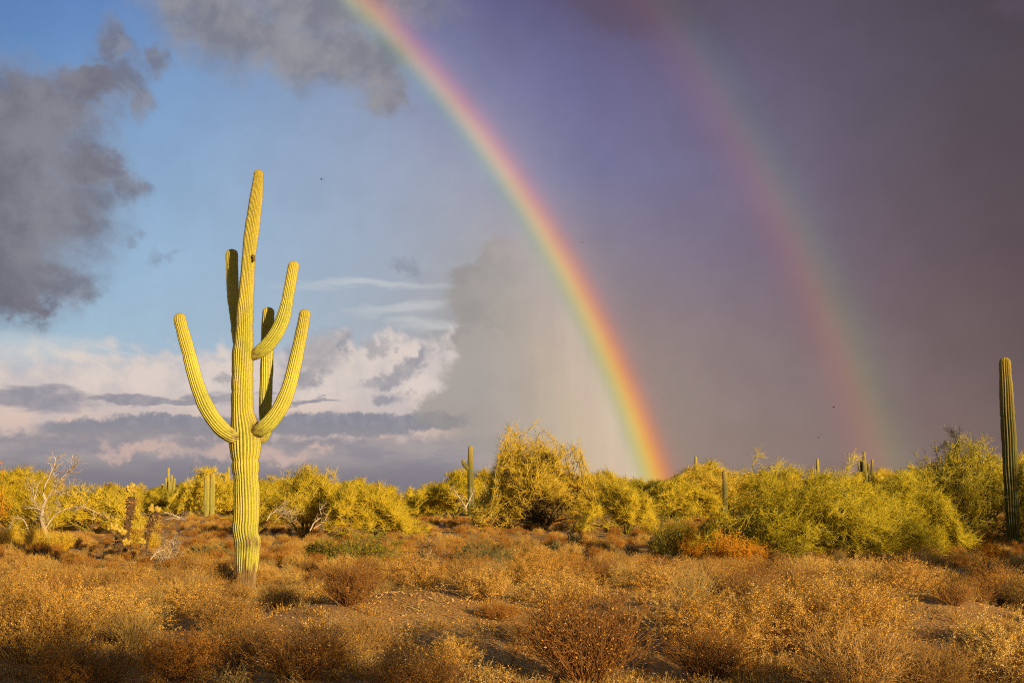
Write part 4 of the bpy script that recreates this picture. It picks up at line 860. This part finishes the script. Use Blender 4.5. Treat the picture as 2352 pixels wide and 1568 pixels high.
bush('light_green_bush', 'light green twig bush left of the vivid orange brush', 1545, 1285, 130, 110, ('verde_bright', 'bark_green'), 430, stems=90, m=(7, 6), leafs=3, leaf=.025, sr=.005, tone=.5, lean=1.0)

# -- chollas
def ellipsoid(g, c_, axis, L, r, var, nu=5, nv=8):
    axis = unit(np.asarray(axis, float)); ref = np.array([0, 0, 1.]) if abs(axis[2]) < .9 else np.array([1., 0, 0]); u = unit(np.cross(axis, ref)); w = np.cross(axis, u)
    th = np.linspace(.05, np.pi - .05, nu + 2); ph = np.arange(nv) / nv * 6.283; TT, PP = np.meshgrid(th, ph, indexing='ij')
    V = c_ + axis * (np.cos(TT)[..., None] * L) + (u * np.cos(PP)[..., None] + w * np.sin(PP)[..., None]) * np.sin(TT)[..., None] * r
    I_, J_ = np.meshgrid(np.arange(nu + 1), np.arange(nv), indexing='ij'); g.add(V, np.stack([I_ * nv + J_, (I_ + 1) * nv + J_, (I_ + 1) * nv + (J_ + 1) % nv, I_ * nv + (J_ + 1) % nv], -1), var=var)
def spiky(g, rng, c_, axis, L, r, n, ln, var):
    d = rnd(rng, n); ax = unit(np.asarray(axis, float)); al = (d @ ax)[:, None]; pos = c_ + d * r + ax * al * (L - r); sd = unit(d + rng.normal(size=(n, 3)) * .35); w = unit(np.cross(sd, rnd(rng, n))) * .0035
    V = np.stack([pos + w, pos - w, pos + sd * ln * (.6 + .8 * rng.random((n, 1)))], 1); g.add(V, T=np.arange(n)[:, None] * 3 + np.array([0, 1, 2]), var=var)
def cholla(name, label, D, base, trunk, heads, seed):
    rng = np.random.default_rng(seed); b = pt(base[0], base[1], D); z0 = gz(b[0], D); loc = np.array([b[0], D, z0 - .03]); o = thing(name, label, 'cactus', loc)
    dz = pt(trunk[0][0], trunk[0][1], D)[2] - z0
    C = np.array([[*(pt(x, y, D) - loc), r / F * D] for x, y, r in trunk]); C[0, 2] = 0; C = catmull(C, 22); P_ = C[None, :, :3] + rng.normal(size=(1, 22, 3)) * .012
    g = Geo(); tubes(g, P_, C[None, :, 3] * (.55 + .5 * rng.random((1, 22))), .4, 9); part('trunk', g.mesh('cholla_trunk', MAT['cholla_trunk']), o)
    g = Geo(); n = int(34 * len(trunk))
    for _ in range(n):                                         # old joints hanging along the trunk
        t = rng.uniform(3, 20.9); i = int(t); c_ = C[i, :3]; d = rnd(rng, 1)[0]; d[2] = -abs(d[2]) * .6; rr_ = C[i, 3]
        a = unit(d); L_ = rng.uniform(.035, .07); vv = rng.uniform(0, .8) * (t / 21); ellipsoid(g, c_ + a * rr_ * .95, a, L_, rng.uniform(.014, .024), vv, 3, 6); spiky(g, rng, c_ + a * rr_, a, L_, .02, 22, .03, vv)
    part('old_joints', g.mesh('cholla_old_joints', MAT['cholla_rust']), o, 'stuff')
    for (hx, hy, hr) in heads:
        c0 = pt(hx, hy, D) - loc; R = hr / F * D; g = Geo()
        for _ in range(26):
            d = rnd(rng, 1)[0]; d[2] = abs(d[2]) * 1.1 - .25; c_ = c0 + unit(d) * R * rng.uniform(.35, .95); L = rng.uniform(.05, .09); rd = rng.uniform(.026, .036)
            v = rng.uniform(.2, .75); ellipsoid(g, c_, d, L, rd, v * .8); spiky(g, rng, c_, d, L, rd, 70, .03, v)
        part('head', g.mesh('cholla_head', MAT['cholla_head']), o)
    return o
cholla('cholla', 'tallest leaning dark trunked cholla with a yellow crown, left of the giant saguaro', 38.5, (284,1275), [(284,1275,7),(287,1240,8),(291,1215,8.5),(297,1185,10),(300,1160,11.5),(302,1140,11)], [(302,1128,14)], 501)
cholla('cholla', 'short black trunked cholla with pale yellow heads at the foot of the tallest cholla', 36.5, (272,1280), [(272,1280,4),(270,1262,9),(270,1245,12),(271,1228,9)], [(262,1214,11),(280,1224,9),(289,1247,7)], 502)
cholla('cholla', 'slanting cholla with one round yellow head right of the tallest cholla', 40, (330,1268), [(330,1268,6),(335,1240,7),(342,1215,8),(352,1192,10),(356,1180,9)], [(356,1172,15)], 503)
cholla('small_cholla', 'tiny yellow cholla low between the two larger chollas', 37, (325,1268), [(325,1268,2),(326,1258,3),(326,1248,3)], [(326,1244,5)], 504)
def stag(name, label, px, py, wpx, hpx, seed):
    x, y = at_ground(px, py); k = y / F; rng = np.random.default_rng(seed); n = 16; az = rng.random(n) * 6.28; ln = .15 + .6 * rng.random(n)
    D = np.stack([np.sin(ln) * np.cos(az), np.sin(ln) * np.sin(az), np.cos(ln)], 1); P_ = grow(rng, np.zeros((n, 3)), D, hpx * k * (.6 + .4 * rng.random(n)), 5, .12, .1); g = Geo(); tubes(g, P_, np.full((n, 5), .014) * (.8 + .4 * rng.random((n, 1))), rng.random(n), 6)
    s1, d1, _ = side(rng, P_, 3, .4, 1, .7); P1 = grow(rng, s1, d1, .35 * hpx * k * np.ones(len(s1)), 4, .1, .1); tubes(g, P1, np.full((len(P1), 4), .010), rng.random(len(P1)), 6)
    o = thing(name, label, 'cactus', (x, y, gz(x, y) - .02)); part('branches', g.mesh('staghorn', MAT['sage']), o)
    s2, d2, _ = side(rng, P1, 16, 0, 1, 1.3); w = unit(np.cross(d2, rnd(rng, len(d2)))) * .002; g = Geo(); V = np.stack([s2 + w, s2 - w, s2 + d2 * .04], 1); g.add(V, T=np.arange(len(s2))[:, None] * 3 + np.array([0, 1, 2]), var=.8); part('spines', g.mesh('staghorn_spines', MAT['spine']), o, 'stuff')
stag('staghorn_cactus', 'spiny branching cactus low in front of the central tree, right one', 1325, 1262, 34, 40, 511)
stag('staghorn_cactus', 'small dark branching cactus beside the black shadow left of the central tree', 1275, 1282, 26, 26, 512)

# -- dead wood
def deadwood(name, label, D, base, paths, seed, mat='dead', twig=(3, .35), cat='dead tree', flat=0.0, tr=.006):
    rng = np.random.default_rng(seed); b = pt(base[0], base[1], D); loc = np.array([b[0], D, gz(b[0], D)]); o = thing(name, label, cat, loc); first = True; tw_ = Geo()
    for path in paths:
        dy = rng.uniform(-.35, .35) if not first else 0
        C = np.array([[*(pt(x, y, D + dy * min(1, i * .5)) - loc), r / F * D] for i, (x, y, r) in enumerate(path)]); C = catmull(C, 12); C[:, 2] = np.maximum(C[:, 2], .01); C[1:-1, :3] += rng.normal(size=(10, 3)) * C[1:-1, 3:] * .35
        g = Geo(); tubes(g, C[None, :, :3], C[None, :, 3], rng.uniform(.4, .8), 7); part('trunk' if first else 'limb', g.mesh(name + '_limb', MAT[mat]), o); first = False
        s1, d1, _ = side(rng, C[None, :, :3], int(twig[0] * 4), .25, 1, .8); P1 = grow(rng, s1, d1, twig[1] * (.4 + rng.random(len(s1))), 5, .28, .05); tubes(tw_, P1, np.linspace(tr * 1.5, tr * .7, 5)[None, :] * np.ones((len(P1), 1)), rng.random(len(P1)))
        s2, d2, _ = side(rng, P1, twig[0], .2, 1, .8); P2 = grow(rng, s2, d2, twig[1] * .55 * (.4 + rng.random(len(s2))), 4, .3, .02); tubes(tw_, P2, np.linspace(tr, tr * .4, 4)[None, :] * np.ones((len(P2), 1)), rng.random(len(P2)))
    for V in tw_.V: V[:, 2] = np.maximum(V[:, 2], .005)
    part('twigs', tw_.mesh(name + '_twigs', MAT[mat]), o, 'stuff'); return o
deadwood('dead_tree', 'bare whitish dead tree with a forked top at the left', 48, (108,1245), [[(110,1250,5),(104,1225,6),(97,1195,5.2),(99,1168,4.4),(106,1150,3.6)], [(106,1150,3.2),(101,1125,2.2),(113,1095,1.6),(124,1070,1.1),(129,1048,.5)], [(103,1152,2.8),(122,1125,2),(143,1098,1.4),(160,1080,1),(180,1065,.5)],
   [(99,1180,2.4),(86,1168,1.8),(80,1150,1.4),(76,1120,.7)], [(103,1215,2.6),(120,1190,1.8),(150,1168,1.5),(195,1165,1.2),(250,1192,.6)], [(112,1140,1.5),(130,1130,1.2),(160,1122,.5)]], 601, twig=(4, .55), tr=.009)
deadwood('dead_branch', 'bent white dead branch at the left edge beside the dead tree', 46, (70,1225), [[(70,1228,1.6),(60,1205,1.6),(50,1190,1.2),(30,1192,.8),(25,1210,.5)]], 602, cat='dead branch')
deadwood('dead_branches', 'tangle of fallen bleached branches in the middle, right of the creosote bushes', 27.5, (955,1318), [[(905,1328,3),(930,1308,3.4),(955,1296,3),(975,1288,2.4),(992,1262,1)], [(950,1300,2.4),(975,1300,2.2),(995,1285,1.6),(1022,1280,.8)], [(955,1296,2),(968,1280,2),(985,1262,1.5),(975,1255,.7)], [(920,1330,2.4),(950,1318,2.4),(980,1305,2),(1005,1300,.9)], [(890,1318,1.5),(915,1312,2),(940,1312,1.5)]], 603, mat='dead_dark', twig=(4, .28), cat='dead branches', tr=.0055)
deadwood('dead_snag', 'white forked dead snag just left of the one armed saguaro', 84, (1068,1168), [[(1072,1172,2.2),(1062,1152,1.8),(1050,1135,1.4),(1042,1122,.6)], [(1070,1165,1.8),(1080,1145,1.4),(1086,1130,.6)]], 604, twig=(3, .5), cat='dead tree', tr=.012)
deadwood('dead_snag', 'pale dead branch leaning right of the one armed saguaro', 84, (1094,1172), [[(1092,1175,1.6),(1105,1158,1.5),(1115,1145,1.2),(1125,1130,.6)]], 605, twig=(3, .5), cat='dead tree', tr=.012)
deadwood('fallen_log', 'white fallen branches lying right of the slanting cholla', 52, (405,1190), [[(378,1176,1.4),(398,1182,2),(420,1192,2.4)], [(380,1192,1.6),(400,1190,2.2),(424,1192,2.2)]], 606, twig=(2, .25), cat='fallen branch', tr=.008)
deadwood('dead_branches', 'twisted bare branch standing before the rounded palo verde', 54, (728,1212), [[(712,1218,1.6),(722,1200,1.8),(738,1185,1.4),(735,1170,1),(745,1160,.6)], [(722,1212,1.4),(745,1196,1.2),(752,1180,.6)]], 607, mat='dead', twig=(3, .25), cat='dead branches', tr=.008)
deadwood('dead_branches', 'curved bleached twigs arching behind the giant saguaro trunk at its right', 50, (640,1190), [[(612,1195,1.2),(625,1178,1.3),(645,1170,1),(668,1180,.5)], [(630,1200,1),(650,1180,1),(680,1182,.5)]], 608, twig=(4, .4), cat='dead branches', tr=.007)
deadwood('dead_branches', 'scattered bare sticks in the scrub below the slanting cholla', 34, (370,1275), [[(345,1285,1.2),(360,1268,1.4),(378,1262,1)], [(385,1280,1.2),(395,1262,1),(400,1245,.5)], [(350,1270,1),(375,1280,1.2),(405,1275,.6)]], 609, twig=(4, .3), cat='dead branches', tr=.005)
deadwood('dead_branches', 'small dead snag poking above the golden scrub right of centre', 25, (1515,1330), [[(1513,1335,1.4),(1516,1315,1.5),(1514,1298,1.2),(1520,1283,.6)], [(1516,1318,1.2),(1528,1305,.9),(1536,1296,.5)]], 610, mat='dead_dark', twig=(3, .15), cat='dead branches', tr=.004)
deadwood('dead_branches', 'bare dark branches spreading at the foot of the central tree', 60, (1400,1212), [[(1352,1205,1.6),(1370,1196,1.8),(1392,1192,1.4),(1415,1200,.7)], [(1280,1235,1),(1300,1222,1.2),(1320,1210,.8)]], 611, mat='dead_dark', twig=(3, .4), cat='dead branches', tr=.008)

# -- birds in the air
def bird(px, py, D, label, span=.11):
    g = Geo(); w = pt(px, py, D); ellipsoid(g, np.zeros(3), (1, .3, 0), .07, .022, .3); V = np.array([[.05, 0, .01], [-.05, 0, .01], [-.02, -span * .6, .07], [.02, -span * .9, .03]]); V2 = V * np.array([1, -1, 1]); g.add(np.array([*V, *V2]), np.array([[0, 1, 2, 3], [4, 5, 6, 7]]), var=.2)
    g2 = Geo(); g2.add(np.array([[-.1, -.02, 0], [-.1, .02, 0], [-.19, .03, .0], [-.19, -.03, .0]]), np.array([[0, 1, 2, 3]]), var=.2)
    o = thing('bird', label, 'bird', w, rs.uniform(0, 6)); part('body', g.mesh('bird_body', MAT['bird']), o); part('tail', g2.mesh('bird_tail', MAT['bird']), o)
bird(738, 412, 70, 'tiny dark bird in the blue sky right of the giant saguaro tip'); bird(1915, 935, 90, 'tiny dark bird low in the grey sky, left of the fainter rainbow foot'); bird(1880, 1005, 100, 'lowest tiny bird above the thorny bushes'); bird(1337, 557, 110, 'tiny bird right beside the bright rainbow')

# -- palo verdes behind the camera whose long shadows reach the foreground
far_s = variant(150, 4.4, 6.0, n0=6, m=(5, 5, 5, 9), mat='verde', tw_r=.012, tw_len=.4, tone=.5, up=.15, low=.1, name='rear_tree')
for i, (x, y, s_) in enumerate([(8.5, -5.0, 1.05), (5.0, -5.0, 1.15), (13.0, -4.6, .90)]):
    o = thing('palo_verde', ('middle', 'left hand', 'right hand')[i] + ' palo verde behind the viewpoint, out of the photograph', 'tree', (x, y, gz(x, y)), i * 1.3, 'palo verdes behind the viewpoint', s_); part('trunk', far_s[0], o); part('crown', far_s[1], o)
for i, (x, y, s_, rz) in enumerate([(20.5, 21.5, 1.05, .4), (14.6, 21.0, .80, 2.0), (23.0, 38.0, 1.15, 3.1), (24.3, 29.5, 1.2, 5.0), (14.5, 8.5, .8, 1.1)]):  # unseen trees, added to shade the right-hand bushes and the edge saguaro
    o = thing('palo_verde', ('wide', 'low', 'distant', 'tallest', 'nearest')[i] + ' unseen palo verde added off to the right to cast shade', 'tree', (x, y, gz(x, y)), rz, 'added palo verdes off to the right', s_); part('trunk', far_s[0], o); part('crown', far_s[1], o)
print('OBJECTS', len(bpy.data.objects), 'tris', sum(len(m_.loops) - 2 * len(m_.polygons) for m_ in bpy.data.meshes), 'shrubs', len(pts))

# labels that single out each of the many shrubs and far trees
ORD = 'first second third fourth fifth sixth seventh eighth ninth tenth eleventh twelfth thirteenth fourteenth fifteenth sixteenth seventeenth eighteenth nineteenth twentieth'.split()
MARKS = [(566,1345,'the giant saguaro foot'), (545,1500,'the rounded dark twiggy bush'), (1345,1560,'the largest reddish twiggy shrub'), (1900,1450,'the broadest golden mound'), (1640,1510,'the golden dome'), (1060,1480,'the bare sandy patch'),
  (60,1510,'the left corner shrub'), (2130,1470,'the bare gravel patch'), (950,1318,'the fallen dead branches'), (1590,1390,'the pale straw tuft'), (2310,1555,'the right corner shrub'), (300,1440,'the dark straw fan'), (1270,1390,'the leafy centre shrub'), (2160,1385,'the shrub before the mesquite'), (960,1590,'the bottom centre twig bush'), (770,1440,'the spreading brown bush'), (1680,1320,'the vivid orange brush')]
KW = {'gold': 'golden shrub', 'rust': 'rusty shrub', 'twig': 'bare twig shrub', 'grass': 'straw grass tuft'}
def ordinal_labels(rows, suffix):
    by = {}
    for key, px, o in rows: by.setdefault(key, []).append((px, o))
    for key, l in by.items():
        l.sort(key=lambda t: t[0])
        for i, (px, o) in enumerate(l):
            o['label'] = key if len(l) == 1 else f'{key}, {ORD[min(i, 19)]} {suffix}'
rows_ = []
for x, y, kind, h_, o in IND:
    px, py = to_px(x, y, gz(x, y)); m_ = min(MARKS, key=lambda m: abs(m[0] - px) + 2.2 * abs(m[1] - py)); dx, dy = px - m_[0], py - m_[1]
    dr = ('left of' if dx < 0 else 'right of') if abs(dx) > 2.0 * abs(dy) else ('behind' if dy < 0 else 'in front of')
    sz = 'small' if h_ < .42 else ('medium' if h_ < .68 else 'large')
    rows_.append((f'{sz} {KW[kind]} {dr} {m_[2]}', px, o))
ordinal_labels(rows_, 'from left')
ordinal_labels([(o['label'], px, o) for px, o in FAR], 'from left')
